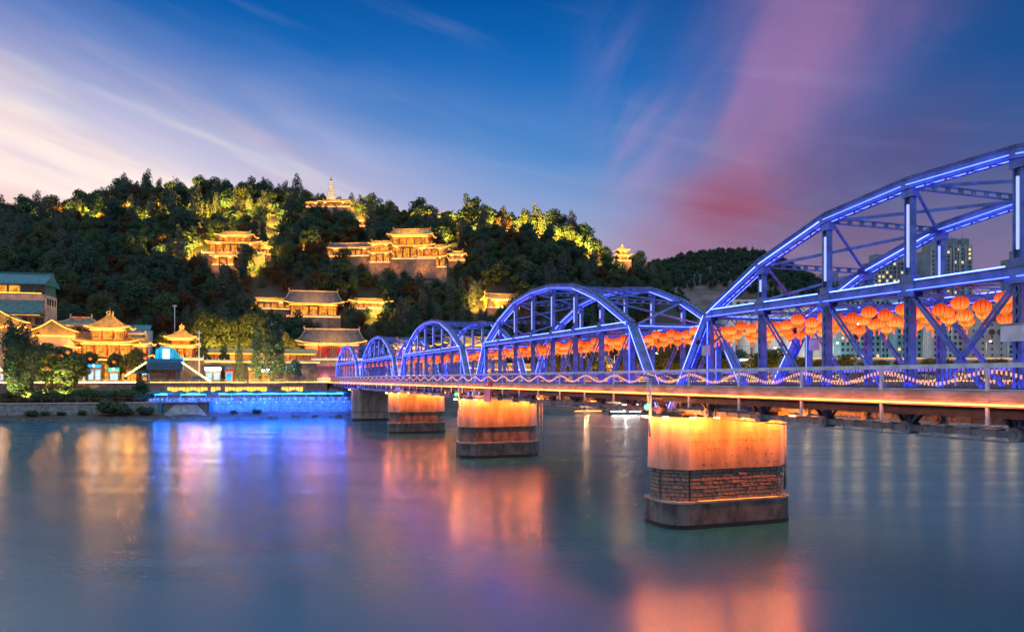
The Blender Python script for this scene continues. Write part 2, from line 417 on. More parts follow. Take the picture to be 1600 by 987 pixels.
# ------------------------------------------------------------------ ground of the far bank
PZ, UZ = 4.0, 8.6                     # lower promenade, upper plaza
def strip(name, prof, s0, s1, step, mat_, jit=0.0, label=None, tj=0.0):
    mb = MB(); ns = max(1, int((s1 - s0) / step)); n = len(prof)
    for i in range(ns + 1):
        s = s0 + (s1 - s0) * i / ns
        for k, (t, z) in enumerate(prof):
            j = 0 if k in (0, n - 1) else 1
            p = bk(s, t + rnd.uniform(-tj, tj) * j, z + rnd.uniform(-jit, jit) * j); mb.v.append(tuple(p))
    for i in range(ns):
        for k in range(n - 1):
            a = i * n + k; mb.f.append((a, a + n, a + n + 1, a + 1)); mb.mi.append(0); mb.sm.append(True)
    return tag(mb.build(name, mat_), label, kind='structure')
strip('shore', [(-9, -1.2), (-4, -.5), (-1.0, -.02), (.6, .22), (2.2, .6), (3.6, 1.0), (5.2, 1.4), (6.5, 1.5)], -330, 6, 1.6, 'mud', .16, 'muddy strip of shore below the embankment', .5)
strip('promenade', [(6.0, PZ), (31, PZ)], -330, 14, 20, 'paving', 0, 'paved riverside promenade')
strip('plaza', [(30.2, UZ), (60, UZ), (120, UZ + 1), (400, UZ + 2), (2500, UZ + 4)], -1500, 1800, 60, 'paving', 0, 'upper street level behind the promenade')
strip('riverbank', [(-9, -1.2), (-3, -.4), (.0, .1), (2, .9), (6, 2.2), (11, 4.0), (17, 5.6), (24, 7.6), (30.5, UZ + .05)], 6, 900, 3.0, 'mud', .22, 'bare earth river bank', .5)
# embankment wall in courses: top coping, stepped stone face
def wall_thing(name, label, s0, s1):
    e = thing(name, label, 'wall', bk((s0 + s1) / 2, 6.4, 0), KA)
    L = s1 - s0; h = PZ - 1.3; n = 7; mb = None
    for k in range(n):
        z0 = 1.3 + h * k / n; z1 = 1.3 + h * (k + 1) / n - .05; y0 = -1.1 * (1 - k / n)
        MB().span((-L / 2, y0, z0), (L / 2, .6, z1)).build('stone_course', 'stone', e)
        MB().span((-L / 2, y0 + .09, z1), (L / 2, .6, z1 + .05)).build('joint', 'mortar', e)
    MB().span((-L / 2, -.25, PZ), (L / 2, .5, PZ + .18)).build('coping', 'trim_white', e)
    return e
sA, sB = bs(250, 6), bs(330, 6)
wall_thing('embankment_wall', 'stepped stone embankment wall along the left shore below the bushes', -330, sA)
wall_thing('embankment_wall', 'stone embankment wall under the blue lit parasol terrace', sB, 3)
# boat ramp between the two walls
e = thing('boat_ramp', 'sloping concrete ramp with two blue posts set into the embankment', 'ramp', bk((sA + sB) / 2, 6.4, 0), KA)
hw = (sB - sA) / 2
MB().add([(-hw + .7, -3.4, .7), (hw - .7, -3.4, .7), (hw * .35, .6, PZ - .1), (-hw * .35, .6, PZ - .1), (-hw + .7, .6, .7), (hw - .7, .6, .7)],
         [(0, 1, 2, 3), (0, 3, 4), (1, 5, 2)]).build('slab', 'stone', e)
for sx in (-1, 1):
    MB().span((sx * hw - .45, -1.0, .9), (sx * hw + .45, .7, PZ + .25)).build('post', 'blue_panel', e)
MB().span((-hw + .5, .75, 1), (hw - .5, 1.2, PZ + .1)).build('back_wall', 'stone', e)
# upper retaining wall
e = thing('retaining_wall', 'dark retaining wall between promenade and upper street', 'wall', bk(-160, 30.2, 0), KA)
MB().span((-170, -.2, PZ - .1), (157, .4, UZ + .02)).build('wall_face', 'brick_wall', e)
MB().span((-170, -.45, UZ + .02), (157, .5, UZ + .25)).build('coping', 'trim_white', e)

# ------------------------------------------------------------------ hills
def interp(tab, x, k=1):
    if x <= tab[0][0]: return tab[0][k]
    for a, b in zip(tab, tab[1:]):
        if x <= b[0]:
            f = (x - a[0]) / (b[0] - a[0]); return a[k] + (b[k] - a[k]) * f
    return tab[-1][k]
RIDGE = [(-500, 400, 420), (-250, 372, 420), (0, 347, 430), (50, 343, 430), (100, 336, 430), (150, 323, 425), (190, 312, 420), (300, 312, 420), (420, 311, 420),
         (480, 322, 430), (550, 335, 430), (620, 345, 425), (700, 345, 420), (770, 347, 415), (830, 357, 410), (880, 366, 410), (910, 382, 408),
         (940, 408, 406), (965, 421, 405), (1000, 428, 410), (1030, 440, 415), (1070, 480, 415), (1098, 530, 410), (1118, 575, 405), (1150, 586, 400), (1500, 588, 400)]
def foot(px):
    r = (px - 800) / FOC; return (Q0 + KE * bs(px, 88) + KN * 88).y if px < 1250 else 330
from mathutils import noise as mnoise
def hill_z(X, Y):
    px = 800 + FOC * X / Y; F = foot(px); Rd = interp(RIDGE, px, 2); zr = CAMZ + (HOR - interp(RIDGE, px, 1)) / FOC * Rd
    v = (Y - F) / (Rd - F)
    n = mnoise.noise(Vector((X * .018, Y * .018, 2.0))) * 6 + mnoise.noise(Vector((X * .05, Y * .05, 5.0))) * 2.2
    if v <= 0: return UZ - 1.0 + max(-3, v * 10)
    if v < 1:
        g = .62 * v + .38 * (1 - (1 - v) ** 2); k = math.sin(math.pi * v)
        return UZ + (zr - UZ) * g + n * k * min(1, (zr - UZ) / 40)
    return zr - (Y - Rd) * .45
def hill_hit(px, py):
    r = (px - 800) / FOC; a = (HOR - py) / FOC; Y = foot(px)
    while Y < 520:
        if hill_z(r * Y, Y) >= CAMZ + a * Y: break
        Y += .5
    return Vector((r * Y, Y, hill_z(r * Y, Y)))
def fan(name, cols, rows, zf, Ff, Rf, mat_, label):
    mb = MB(); n = len(rows)
    for px in cols:
        F, Rd = Ff(px), Rf(px); r = (px - 800) / FOC
        for v in rows:
            Y = F + (Rd - F) * v; mb.v.append((r * Y, Y, zf(r * Y, Y)))
    for i in range(len(cols) - 1):
        for k in range(n - 1):
            a = i * n + k; mb.f.append((a, a + n, a + n + 1, a + 1)); mb.mi.append(0); mb.sm.append(True)
    return tag(mb.build(name, mat_), label, kind='structure')
mat('hill_soil', (.060, .050, .038), .95, 0, .4, .05, .6, .4, col2=(.040, .050, .030))
fan('hill', list(range(-520, 1500, 14)), [-.06 + .03 * i for i in range(50)], hill_z, foot, lambda p: interp(RIDGE, p, 2), 'hill_soil', 'steep wooded hill behind the temples')
# the second hill, farther off on the right, with a bare rock face
RIDGE2 = [(820, 575, 900), (900, 520, 900), (960, 450, 900), (1010, 424, 900), (1040, 418, 880), (1065, 410, 860), (1100, 404, 850), (1180, 400, 850), (1215, 412, 850), (1240, 428, 850), (1280, 446, 850),
          (1320, 468, 860), (1360, 500, 880), (1430, 540, 900), (1560, 570, 920), (1760, 584, 940)]
def hill2_z(X, Y):
    px = 800 + FOC * X / Y; F = 560; Rd = interp(RIDGE2, px, 2); zr = CAMZ + (HOR - interp(RIDGE2, px, 1)) / FOC * Rd
    v = (Y - F) / (Rd - F)
    if v <= 0: return UZ - 2
    n = mnoise.noise(Vector((X * .012, Y * .012, 8.0))) * 10 + mnoise.noise(Vector((X * .04, Y * .04, 3.0))) * 4
    if v < 1:
        st = .5 * v + .5 * (v * v * (3 - 2 * v)) + .10 * math.tanh((v - .52) * 14) * (1 - abs(2 * v - 1))
        return UZ + (zr - UZ) * st + n * math.sin(math.pi * v) * min(1, zr / 80)
    return zr - (Y - Rd) * .4
def rock_soil():
    m = bpy.data.materials.new('rock_soil'); m.use_nodes = True; g = NG(m.node_tree); b = g.n['Principled BSDF']
    tc = g.node('ShaderNodeTexCoord').outputs['Object']; x, y, z = g.sep(tc)
    ge = g.node('ShaderNodeNewGeometry').outputs['Normal']; nz = g.sep(ge)[2]
    n = g.noise(g.xyz(g.m('MULTIPLY', x, .03), g.m('MULTIPLY', y, .03), g.m('MULTIPLY', z, .12)), 1.0, 6, .62)
    rock = g.mix(g.sm(n, .35, .65), (.26, .19, .17), (.11, .085, .08))
    g.put(b.inputs['Base Color'], rock); b.inputs['Roughness'].default_value = .95
    bn = g.node('ShaderNodeBump'); bn.inputs['Strength'].default_value = .9; bn.inputs['Distance'].default_value = 4
    g.put(bn.inputs['Height'], n); g.put(b.inputs['Normal'], bn.outputs[0]); M['rock_soil'] = m
rock_soil()
fan('far_hill', list(range(800, 1780, 10)), [-.04 + .03 * i for i in range(46)], hill2_z, lambda p: 560, lambda p: interp(RIDGE2, p, 2), 'rock_soil', 'distant wooded hill with a bare rock face')
# ------------------------------------------------------------------ bridge: piers
def octo(hl, hc, T, cx=3.2): return [(cx - hl, -T * .35), (cx - hc, -T), (cx + hc, -T), (cx + hl, -T * .35), (cx + hl, T * .35), (cx + hc, T), (cx - hc, T), (cx - hl, T * .35)]
def rounded(hl, T, cx=3.15, r=1.5, n=6):
    out = []
    for sx, sy, a0 in ((-1, -1, 180), (1, -1, 270), (1, 1, 0), (-1, 1, 90)):
        for k in range(n + 1):
            a = R(a0 + 90 * k / n); out.append((cx + sx * (hl - r) + r * math.cos(a), sy * (T - r) + r * math.sin(a)))
    return out
def ring(mb, poly, z0, z1, poly2=None, mi=0):
    mb.prism(poly, z0, z1, mi); return mb
LO = (1.0, .150, .010)
WORDS = ['nearest', 'second nearest', 'third', 'farthest, grey']
for k in range(4):
    y0 = SP * k
    near = k == 0
    lab = ['big nearest bridge pier with glowing orange concrete cap and bare stone courses', 'second bridge pier from the camera, orange lit cap and ladder on its right end',
           'third bridge pier, smaller orange lit cap over a dark base', 'farthest bridge pier, unlit grey concrete close to the far shore'][k]
    e = thing('bridge_pier', lab, 'pier', br(0, y0 - (1.3 if near else 0), 0), BA, 'bridge piers')
    capz = (3.84, 7.28)
    if k < 3:
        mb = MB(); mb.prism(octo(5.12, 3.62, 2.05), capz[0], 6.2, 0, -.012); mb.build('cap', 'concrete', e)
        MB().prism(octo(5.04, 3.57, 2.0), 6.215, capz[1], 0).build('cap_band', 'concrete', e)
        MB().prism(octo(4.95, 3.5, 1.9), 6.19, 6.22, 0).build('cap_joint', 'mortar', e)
        bolts = MB()
        for i in range(34):
            x = rnd.uniform(-.1, 6.5); z = rnd.choice((4.2, 4.7, 5.2, 5.7)) + rnd.uniform(-.05, .05); bolts.box((x, -2.06, z), (.06, .03, .06))
        bolts.build('bolt_heads', 'steel_dark', e)['kind'] = 'stuff'
    if near:
        sh = MB().prism(octo(4.88, 3.45, 1.83), 1.7, capz[0]).build('shaft', 'mortar', e)
        # stones laid in courses on the faces turned to the water
        pl = octo(4.88, 3.45, 1.83); H = (capz[0] - 1.8) / 8
        unit = MB().box((0, 0, 0), (1, 1, 1)); bv = unit.mesh('stone', 'masonry')
        for fi, dense in ((7, 1), (0, 1), (1, 1), (2, 1), (3, 1)):
            a = Vector((*pl[fi], 0)); b = Vector((*pl[(fi + 1) % 8], 0)); t = (b - a).normalized(); nrm = Vector((t.y, -t.x, 0)); L = (b - a).length
            for c in range(8):
                x = 0.02
                while x < L - .15:
                    w = min(rnd.uniform(.28, 1.0), L - x - .02)
                    if L - x - w < .25: w = L - x - .02
                    p = a + t * (x + w / 2) + nrm * rnd.uniform(-.02, .09)
                    o = ob('stone', bv, sh, (p.x, p.y, 1.8 + H * (c + .5)), math.atan2(t.y, t.x)); o.scale = (w - .05, .16, H - rnd.uniform(.035, .07))
                    o.rotation_euler.y = rnd.uniform(-.012, .012); x += w
        MB().prism(rounded(5.0, 2.25), -1.5, 1.66).build('base', 'concrete_dark', e)
        MB().prism(rounded(5.04, 2.29), 1.66, 1.78).build('base_ledge', 'concrete', e)
        MB().prism(rounded(5.03, 2.28), -1.0, .28).build('wet_band', 'black', e)
        MB().span((.3, -2.05, 1.78), (6.6, -2.03, 1.795)).build('led_strip', 'led_ledge', e)
    elif k < 3:
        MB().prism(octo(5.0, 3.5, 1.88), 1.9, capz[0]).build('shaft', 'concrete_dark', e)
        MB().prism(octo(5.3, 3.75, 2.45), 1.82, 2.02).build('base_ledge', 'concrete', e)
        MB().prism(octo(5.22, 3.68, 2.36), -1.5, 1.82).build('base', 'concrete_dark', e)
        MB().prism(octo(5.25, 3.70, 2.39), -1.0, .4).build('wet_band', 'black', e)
    else:
        MB().prism(octo(5.1, 3.6, 2.0), -1.5, capz[1]).build('shaft', 'concrete', e)
        MB().prism(octo(5.16, 3.64, 2.06), 1.9, 2.1).build('base_ledge', 'concrete_dark', e)
        MB().prism(octo(5.14, 3.62, 2.04), -1.0, .5).build('wet_band', 'black', e)
    for x in (0, TW): MB().box((x, 0, 7.42), (.9, 2.6, .24)).build('bearing', 'steel_dark', e)
    # downlights on brackets round the rim of the cap
    spots = [(-2.35, -.2), (-1.75, -1.35), (-.6, -2.75), (1.1, -2.9), (3.2, -2.9), (5.4, -2.9), (6.7, -2.9), (8.0, -1.9), (8.6, .1), (-2.2, .6)] if k < 3 else [(-2.5, -.1)]
    if k < 3:
        for x, y in ((-1.2, -2.0), (.4, -2.35), (4.3, -2.35), (6.3, -2.35), (-2.25, -.6)): lamp('rim_lamp', (x, y, 6.95), (1.0, .30, .04), 110, .06, e)
    for x, y in spots:
        MB().box((x, y, 7.28), (.34, .2, .10)).build('downlight', 'lamp_gold', e)
        lamp('pier_lamp', (x, y, 7.12), LO, rnd.choice((430, 620, 820)) if k < 3 else 200, .1, e)
# near abutment, beside the camera
e = thing('bridge_abutment', 'stone abutment carrying the near end of the bridge', 'abutment', br(0, -SP, 0), BA)
MB().span((-2.2, -9, -1.5), (10, .4, 7.3)).build('wall', 'concrete', e); MB().span((-1.6, -9, 7.3), (9.4, -.6, 9.1)).build('backwall', 'concrete', e)
e = thing('bridge_abutment', 'stone abutment carrying the far end of the bridge at the promenade', 'abutment', br(0, SP * 4, 0), BA)
MB().span((-2.0, -.6, 0), (9.6, 3, 7.3)).build('wall', 'stone', e); MB().span((-1.6, .8, 7.3), (9.4, 6, 8.9)).build('backwall', 'stone', e)

# ------------------------------------------------------------------ bridge: one truss span, copied five times
LZ, HZ = 7.65, 13.88
AZ = {1: 13.95, 2: 16.35, 3: 17.92, 4: 18.48, 5: 18.48, 6: 17.92, 7: 16.35, 8: 13.95}
def jy(j): return .8 if j == 0 else SP - .8 if j == 9 else PN * j
def laced(p0, p1, w, d, face, plate=None, pitch=.55, th=.05, bar=.07):
    """riveted member in the y-z plane: two channels, lacing bars on the open faces. face 'x': lacing seen from the side; 'n': lacing on the in-plane faces"""
    mb = MB(); p0, p1 = Vector(p0), Vector(p1); t = (p1 - p0).normalized(); n = Vector((0, -t.z, t.y)); x = Vector((1, 0, 0)); L = (p1 - p0).length
    if face == 'x':
        for s in (-1, 1):
            mb.beam(p0 + n * s * (d / 2 - th / 2), p1 + n * s * (d / 2 - th / 2), w, th)
            for q in (-1, 1): mb.beam(p0 + n * s * (d / 2 - .08) + x * q * (w / 2 - .02), p1 + n * s * (d / 2 - .08) + x * q * (w / 2 - .02), .04, .10)
        a, b, half = n, x, d / 2 - .05; off = w / 2 + .015
    else:
        for s in (-1, 1):
            mb.beam(p0 + x * s * (w / 2 - th / 2), p1 + x * s * (w / 2 - th / 2), th, d)
            for q in ((-1, 1) if plate is None else (-plate,)): mb.beam(p0 + x * s * (w / 2 - .08) + n * q * (d / 2 - .02), p1 + x * s * (w / 2 - .08) + n * q * (d / 2 - .02), .12, .04)
        if plate: mb.beam(p0 + n * plate * (d / 2 + .015), p1 + n * plate * (d / 2 + .015), w + .08, .035)
        a, b, half = x, n, w / 2 - .05; off = d / 2 + .015
    k = max(2, int(L / pitch))
    for q in ((-1, 1) if plate is None else (-plate,)):
        for i in range(k):
            s = 1 if i % 2 else -1
            u0 = p0 + t * (L * i / k) + a * s * half + b * q * off; u1 = p0 + t * (L * (i + 1) / k) - a * s * half + b * q * off
            mb.beam(u0, u1, bar, .02, 0, side=tuple(t.cross(b) if False else (u1 - u0).cross(b)))
    return mb
def led(parent, p0, p1, x, matn='led_blue', n_off=0.0, w=.034, loc=None):
    p0, p1 = Vector(p0), Vector(p1); t = (p1 - p0).normalized(); n = Vector((0, -t.z, t.y))
    q0 = p0 + t * .15 + n * n_off + Vector((x, 0, 0)); q1 = p1 - t * .15 + n * n_off + Vector((x, 0, 0))
    return MB().beam(q0, q1, w, w).build('led_strip', matn, parent)

def make_span(lab):
    e = thing('truss_span', lab, 'bridge truss', (0, 0, 0), BA, 'arched truss spans of the bridge')
    near = []
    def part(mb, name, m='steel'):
        o = mb.build(name, m, e); near.append(o); return o
    W = .46
    # end posts
    for j, k in ((0, 1), (9, 8)):
        p0 = (0, jy(j), LZ); p1 = (0, jy(k), HZ)
        s = 1 if j == 0 else -1
        o = part(laced(p0, p1, .52, .50, 'n', plate=s), 'end_post')
        for x in (-.42, .42): led(o, p0, p1, x, 'led_white_blue', s * .12); 
        led(o, p0, p1, 0, 'led_blue', -s * .10, .04)
    # upper chord
    for j in range(1, 8):
        o = part(laced((0, jy(j), HZ), (0, jy(j + 1), HZ), .48, .42, 'n', plate=1, pitch=.7), 'upper_chord')
        for x in (-.40, .40): led(o, (0, jy(j), HZ), (0, jy(j + 1), HZ), x, 'led_blue', -.16)
    # arch
    for j in range(1, 8):
        p0 = (0, jy(j), AZ[j]); p1 = (0, jy(j + 1), AZ[j + 1])
        mb = laced(p0, p1, .50, .42, 'n', plate=1, pitch=.5)
        o = part(mb, 'arch_rib')
        for x in (-.42, .42): led(o, p0, p1, x, 'led_white_blue' if j in (1, 2, 6, 7) else 'led_blue', -.08)
        led(o, p0, p1, 0, 'led_blue', -.20, .035)
        # cable tray and clips along the arch top
        tr = MB(); P0, P1 = Vector(p0), Vector(p1); tt = (P1 - P0); nn = Vector((0, -tt.z, tt.y)).normalized()
        for i in range(9):
            c = P0 + tt * ((i + .5) / 9); tr.beam(c + nn * .22, c + nn * .30, .56, .05)
        tr.beam(P0 + nn * .31 + Vector((-.2, 0, 0)), P1 + nn * .31 + Vector((-.2, 0, 0)), .10, .05)
        tr.build('cable_tray', 'steel', o)
    # lower chord eyebars, with pins
    for j in range(9):
        mb = MB()
        for x in (-.16, .16): mb.beam((x, jy(j), LZ), (x, jy(j + 1), LZ), .07, .26)
        for i in range(4): mb.box((0, jy(j) + (jy(j + 1) - jy(j)) * (i + .7) / 4.4, LZ), (.44, .06, .34))
        mb.beam((-.05, jy(j) + .3, LZ - .32), (-.05, jy(j + 1) - .3, LZ - .32), .06, .06)
        for i in range(2): mb.beam((-.05, jy(j) + 1.5 + 2.4 * i, LZ - .32), (-.05, jy(j) + 1.5 + 2.4 * i, LZ), .04, .04)
        part(mb, 'lower_chord', 'steel_grey')
    for j in range(10):
        mb = MB(); mb.tube([(-.34, jy(j), LZ), (.34, jy(j), LZ)], .30, 14); mb.tube([(-.40, jy(j), LZ), (.40, jy(j), LZ)], .13, 10)
        part(mb, 'pin_joint', 'steel_grey')
    # verticals
    for j in range(1, 9):
        y = jy(j)
        o = part(laced((0, y, LZ), (0, y, HZ - .2), .34, .36, 'x', pitch=.42), 'vertical_post')
        if j in (1, 8):
            for x in (-.22,): led(o, (0, y, 9.2), (0, y, HZ - .3), x, 'led_blue', .0)
        if AZ[j] - HZ > .5:
            mb = MB()
            for s in (-1, 1): mb.beam((0, y + s * .17, HZ + .2), (0, y + s * .17, AZ[j] - .15), .30, .06); 
            mb.beam((.0, y, HZ + .2), (.0, y, AZ[j] - .15), .05, .30)
            mb.box((0, y, AZ[j] - .35), (.40, .62, .45)); mb.box((0, y, HZ + .38), (.42, .60, .36))
            o = part(mb, 'arch_hanger')
            for x in (-.13, .13): led(o, (0, y, HZ + .75), (0, y, AZ[j] - .75), x, 'led_violet', 0, .08)
        # gusset plates on the chord
        mb = MB()
        for x in (-.27, .27): mb.box((x, y, HZ - .12), (.03, .9, .60))
        part(mb, 'gusset_plate')
    # diagonals: pairs of flat bars falling towards mid-span, crossed in the middle panel
    for j0, j1 in ((1, 2), (2, 3), (3, 4), (4, 5), (5, 4), (6, 5), (7, 6), (8, 7)):
        mb = MB()
        for x in (-.13, .13): mb.beam((x, jy(j0), HZ - .2), (x, jy(j1), LZ), .045, .13)
        for f in (.33, .66):
            c = Vector((0, jy(j0), HZ - .2)).lerp(Vector((0, jy(j1), LZ)), f); mb.box(c, (.34, .10, .12))
        part(mb, 'diagonal_tie')
    # arch bracing in its own plane towards the hips
    # ---- far truss: copies of the near one
    for o in list(near):
        c = copy_tree(o, e); c.location = (TW, 0, 0)
    # ---- cross bracing between the trusses
    for j in range(1, 9):
        y = jy(j)
        mb = MB(); a = (.25, y, HZ - .05); b = (TW - .25, y, HZ - .05)
        for dz in (-.22, .22): mb.beam((a[0], y, a[2] + dz), (b[0], y, b[2] + dz), .12, .06, side=(0, 1, 0))
        for i in range(12):
            s = 1 if i % 2 else -1; x0 = .3 + (TW - .6) * i / 12; x1 = .3 + (TW - .6) * (i + 1) / 12
            mb.beam((x0, y, HZ - .05 - s * .2), (x1, y, HZ - .05 + s * .2), .05, .03, side=(0, 1, 0))
        mb.build('cross_strut', 'steel', e)
        if AZ[j] - HZ > .5:
            mb = MB()
            for dz in (-.13, .13): mb.beam((.25, y, AZ[j] + dz - .05), (TW - .25, y, AZ[j] + dz - .05), .16, .05, side=(0, 1, 0))
            for i in range(9): mb.box((.25 + (TW - .5) * (i + .5) / 9, y, AZ[j] - .05), (.28, .05, .24))
            mb.build('arch_strut', 'steel', e)
        if j < 8:
            y2 = jy(j + 1)
            for (xa, xb) in ((.25, TW - .25), (TW - .25, .25)):
                MB().beam((xa, y, AZ[j] - .08), (xb, y2, AZ[j + 1] - .08), .13, .13).build('arch_brace', 'steel', e)
                MB().beam((xa, y, HZ + .02), (xb, y2, HZ + .02), .09, .09).build('lateral_brace', 'steel', e)
    # portals
    for j, k in ((1, 0), (8, 9)):
        y = jy(j); s = 1 if j == 1 else -1
        mb = MB()
        for dz in (-.15, -.95): mb.beam((.2, y - s * .3, HZ + dz), (TW - .2, y - s * .3, HZ + dz), .14, .12, side=(0, 1, 0))
        for i in range(10):
            q = 1 if i % 2 else -1; x0 = .3 + (TW - .6) * i / 10; x1 = .3 + (TW - .6) * (i + 1) / 10
            mb.beam((x0, y - s * .3, HZ - .55 - q * .38), (x1, y - s * .3, HZ - .55 + q * .38), .06, .04, side=(0, 1, 0))
        for xx, sg in ((.3, 1), (TW - .3, -1)): mb.beam((xx, y - s * .75, HZ - 2.0), (xx + sg * 1.3, y - s * .3, HZ - .95), .12, .10)
        o = mb.build('portal_frame', 'steel', e)
        MB().beam((.4, y - s * .42, HZ - .05), (TW - .4, y - s * .42, HZ - .05), .06, .06, side=(0, 1, 0)).build('led_strip', 'led_blue', o)
    # added light bars at deck and upper chord level wash the steel blue
    for j in range(9):
        a, b = jy(j) + .25, jy(j + 1) - .25
        for x in (-.55, TW - .75): MB().span((x - .05, a, 9.26), (x + .05, b, 9.32)).build('fill_bar', 'fill_wash', e)
        if 0 < j < 8:
            for x in (-.24, TW - .24): MB().span((x - .03, a + .2, HZ + .27), (x + .03, b - .2, HZ + .31)).build('fill_bar', 'fill_wash_top', e)
    # floor: beams, stringers
    for j in range(10):
        mb = MB(); y = jy(j); mb.span((-1.1, y - .18, 8.30), (TW + 1.1, y - .12, 9.05)); mb.span((-1.1, y - .26, 8.30), (TW + 1.1, y + .0, 8.36)); 
        for x in (-.05,): mb.beam((-.15, y + .2, LZ + .2), (-.9, y + .2, 8.9), .10, .10); mb.beam((0, y, LZ), (0, y, 8.4), .3, .3)
        mb.beam((0, y - .1, LZ + .1), (0, y - .95, 8.5), .10, .10); mb.beam((0, y + .1, LZ + .1), (0, y + .95, 8.5), .10, .10)
        mb.build('floor_beam', 'steel_dark', e)
    for x in (.5, 2.2, 3.9, 5.6, 7.2): MB().span((x - .1, .3, 8.4), (x + .1, SP - .3, 9.0)).build('stringer', 'steel_dark', e)
    return e
SL = ['nearest truss span, its blue lit arch running out of frame on the right', 'second truss span with blue lit arch between the two nearest piers', 'third truss span, blue lit arch in the middle of the bridge',
      'fourth truss span, small blue lit arch near the far shore', 'last and smallest truss span with blue lit arch at the far bank']
# added red lamps strengthen the lanterns' glow on the steel around them
for k in range(4):
    for j in range(1 if k else 3, 9, 2): lamp('lantern_fill', br(TW / 2, SP * (k - 1) + PN * (j + .1), 12.7), (1.0, .13, .03), 220, .5)
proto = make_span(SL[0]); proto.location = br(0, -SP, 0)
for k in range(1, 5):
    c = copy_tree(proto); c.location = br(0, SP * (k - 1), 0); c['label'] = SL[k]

# ------------------------------------------------------------------ deck, walkway and railings
e = thing('bridge_deck', 'bridge deck with walkway edges and an orange light line under the rim', 'bridge deck', br(0, 0, 0), BA)
OX = 1.4; Y0, Y1 = -SP + .1, 4 * SP + 3
MB().span((-OX, Y0, 9.05), (TW + OX, Y1, 9.22)).build('roadway', 'deck', e)
for x0, x1 in ((-OX - .06, -OX + .02), (TW + OX - .02, TW + OX + .06)):
    nb = int((Y1 - Y0) / PN)
    for i in range(nb + 1):
        a = Y0 + PN * i; b = min(Y1, a + PN - .012)
        if b - a < .3: continue
        o = MB().span((x0, a, 8.98), (x1, b, 9.34)).build('fascia_panel', 'fascia', e)
        if x0 < 0:
            MB().span((x0 - .02, a, 8.72), (x0 + .06, b, 8.965)).build('rim_tray', 'fascia', o)
            MB().span((x0 - .22, a + .02, 8.80), (x0 - .165, b - .02, 8.85)).build('led_strip', 'led_orange', o)
for x in (-1.05, TW + 1.05):
    MB().tube([(x, Y0, 8.68), (x, Y1, 8.68)], .10, 8).build('service_pipe', 'steel_dark', e)
MB().span((-1.2, Y0, 8.30), (-1.12, Y1, 8.62)).build('edge_girder', 'steel_dark', e)
for x in (-.78, TW - .98): MB().span((x - .03, Y0, 9.22), (x + .03, Y1, 9.46)).build('bar_shield', 'baluster_paint', e)  # added upstand hides the light bars and keeps their light off the railing
def railing(x, lab, sgn):
    e = thing('walkway_railing', lab, 'railing', br(0, 0, 0), BA, 'railings along the bridge walkways')
    MB().span((x - .09, Y0, 10.23), (x + .09, Y1, 10.41)).build('handrail', 'rail_paint', e)
    MB().span((x - .03, Y0, 9.36), (x + .03, Y1, 9.41)).build('bottom_rail', 'rail_paint', e)
    n = int((Y1 - Y0) / PN)
    pm = MB().box((0, 0, 9.15), (.11, .11, 2.25)).mesh('post', 'rail_paint')
    bm = MB(); dm = MB(); nb = 27
    for i in range(1, nb):
        y = PN * i / nb; bm.box((0, y, 9.84), (.028, .028, .88))
        ph = 2 * math.pi * (i / nb + .28); dm.box((0, y, 9.84 + .24 * math.sin(ph)), (.048, .048, .15))
    bm = bm.mesh('balusters', 'baluster_paint'); dm = dm.mesh('led_dashes', 'led_pink')
    for i in range(n + 1):
        y = Y0 + PN * i - .1 + .25
        ob('post', pm, e, (x, y, 0))
        if i < n:
            b = ob('balusters', bm, e, (x, y, 0)); b['kind'] = 'stuff'
            d = ob('led_dashes', dm, b, (0, 0, 0)); d['kind'] = 'stuff'
railing(-OX, 'walkway railing on the near side with a wave of pink light dashes', -1)
railing(TW + OX, 'walkway railing on the far side of the deck behind the trusses', 1)
# ------------------------------------------------------------------ lanterns on strings across the bridge
def lantern_meshes():
    prof = [(.10, .335), (.22, .315), (.36, .235), (.435, .11), (.45, .0), (.42, -.12), (.335, -.23), (.22, -.30), (.15, -.325)]
    body = MB().lathe(prof, 24, 0, lobes=12, amp=.035).mesh('body', 'lantern_fabric')
    cap = MB().lathe([(.02, .41), (.10, .40), (.15, .36), (.15, .325), (.11, .32)], 12).mesh('cap', 'lantern_gold')
    col = MB().lathe([(.21, -.295), (.20, -.33), (.14, -.40), (.07, -.48), (.03, -.53)], 12).mesh('collar', 'collar_glow')
    tas = MB().lathe([(.015, -.50), (.025, -.58), (.035, -.72), (.015, -.78)], 6).mesh('tassel', 'red_glow')  # tassel also glows by itself, as if lit from above
    hang = MB().tube([(0, 0, .40), (0, 0, .95)], .008, 4).mesh('cord', 'black')
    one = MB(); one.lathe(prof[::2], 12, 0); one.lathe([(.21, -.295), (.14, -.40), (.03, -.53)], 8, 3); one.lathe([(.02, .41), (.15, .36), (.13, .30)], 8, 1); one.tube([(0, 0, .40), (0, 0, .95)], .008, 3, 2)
    return body, cap, col, tas, hang, one.mesh('lantern', ['lantern_fabric', 'lantern_gold', 'black', 'collar_glow'])
LB, LC, LK, LT, LH, LONE = lantern_meshes()
ORD = ['first', 'second', 'third', 'fourth', 'fifth', 'sixth', 'seventh', 'eighth', 'ninth']
SPN = ['nearest', 'second nearest', 'middle', 'second farthest', 'farthest']
def hang_lantern(p, full, lab, grp, sc=1.0):
    if full:
        o = thing('paper_lantern', lab, 'lantern', p, rnd.uniform(0, 6), grp)
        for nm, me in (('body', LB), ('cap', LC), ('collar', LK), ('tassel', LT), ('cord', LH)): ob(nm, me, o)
    else:
        o = tag(ob('paper_lantern', LONE, None, p, rnd.uniform(0, 6)), lab, 'lantern', grp)
    o.scale = (sc, sc, sc)
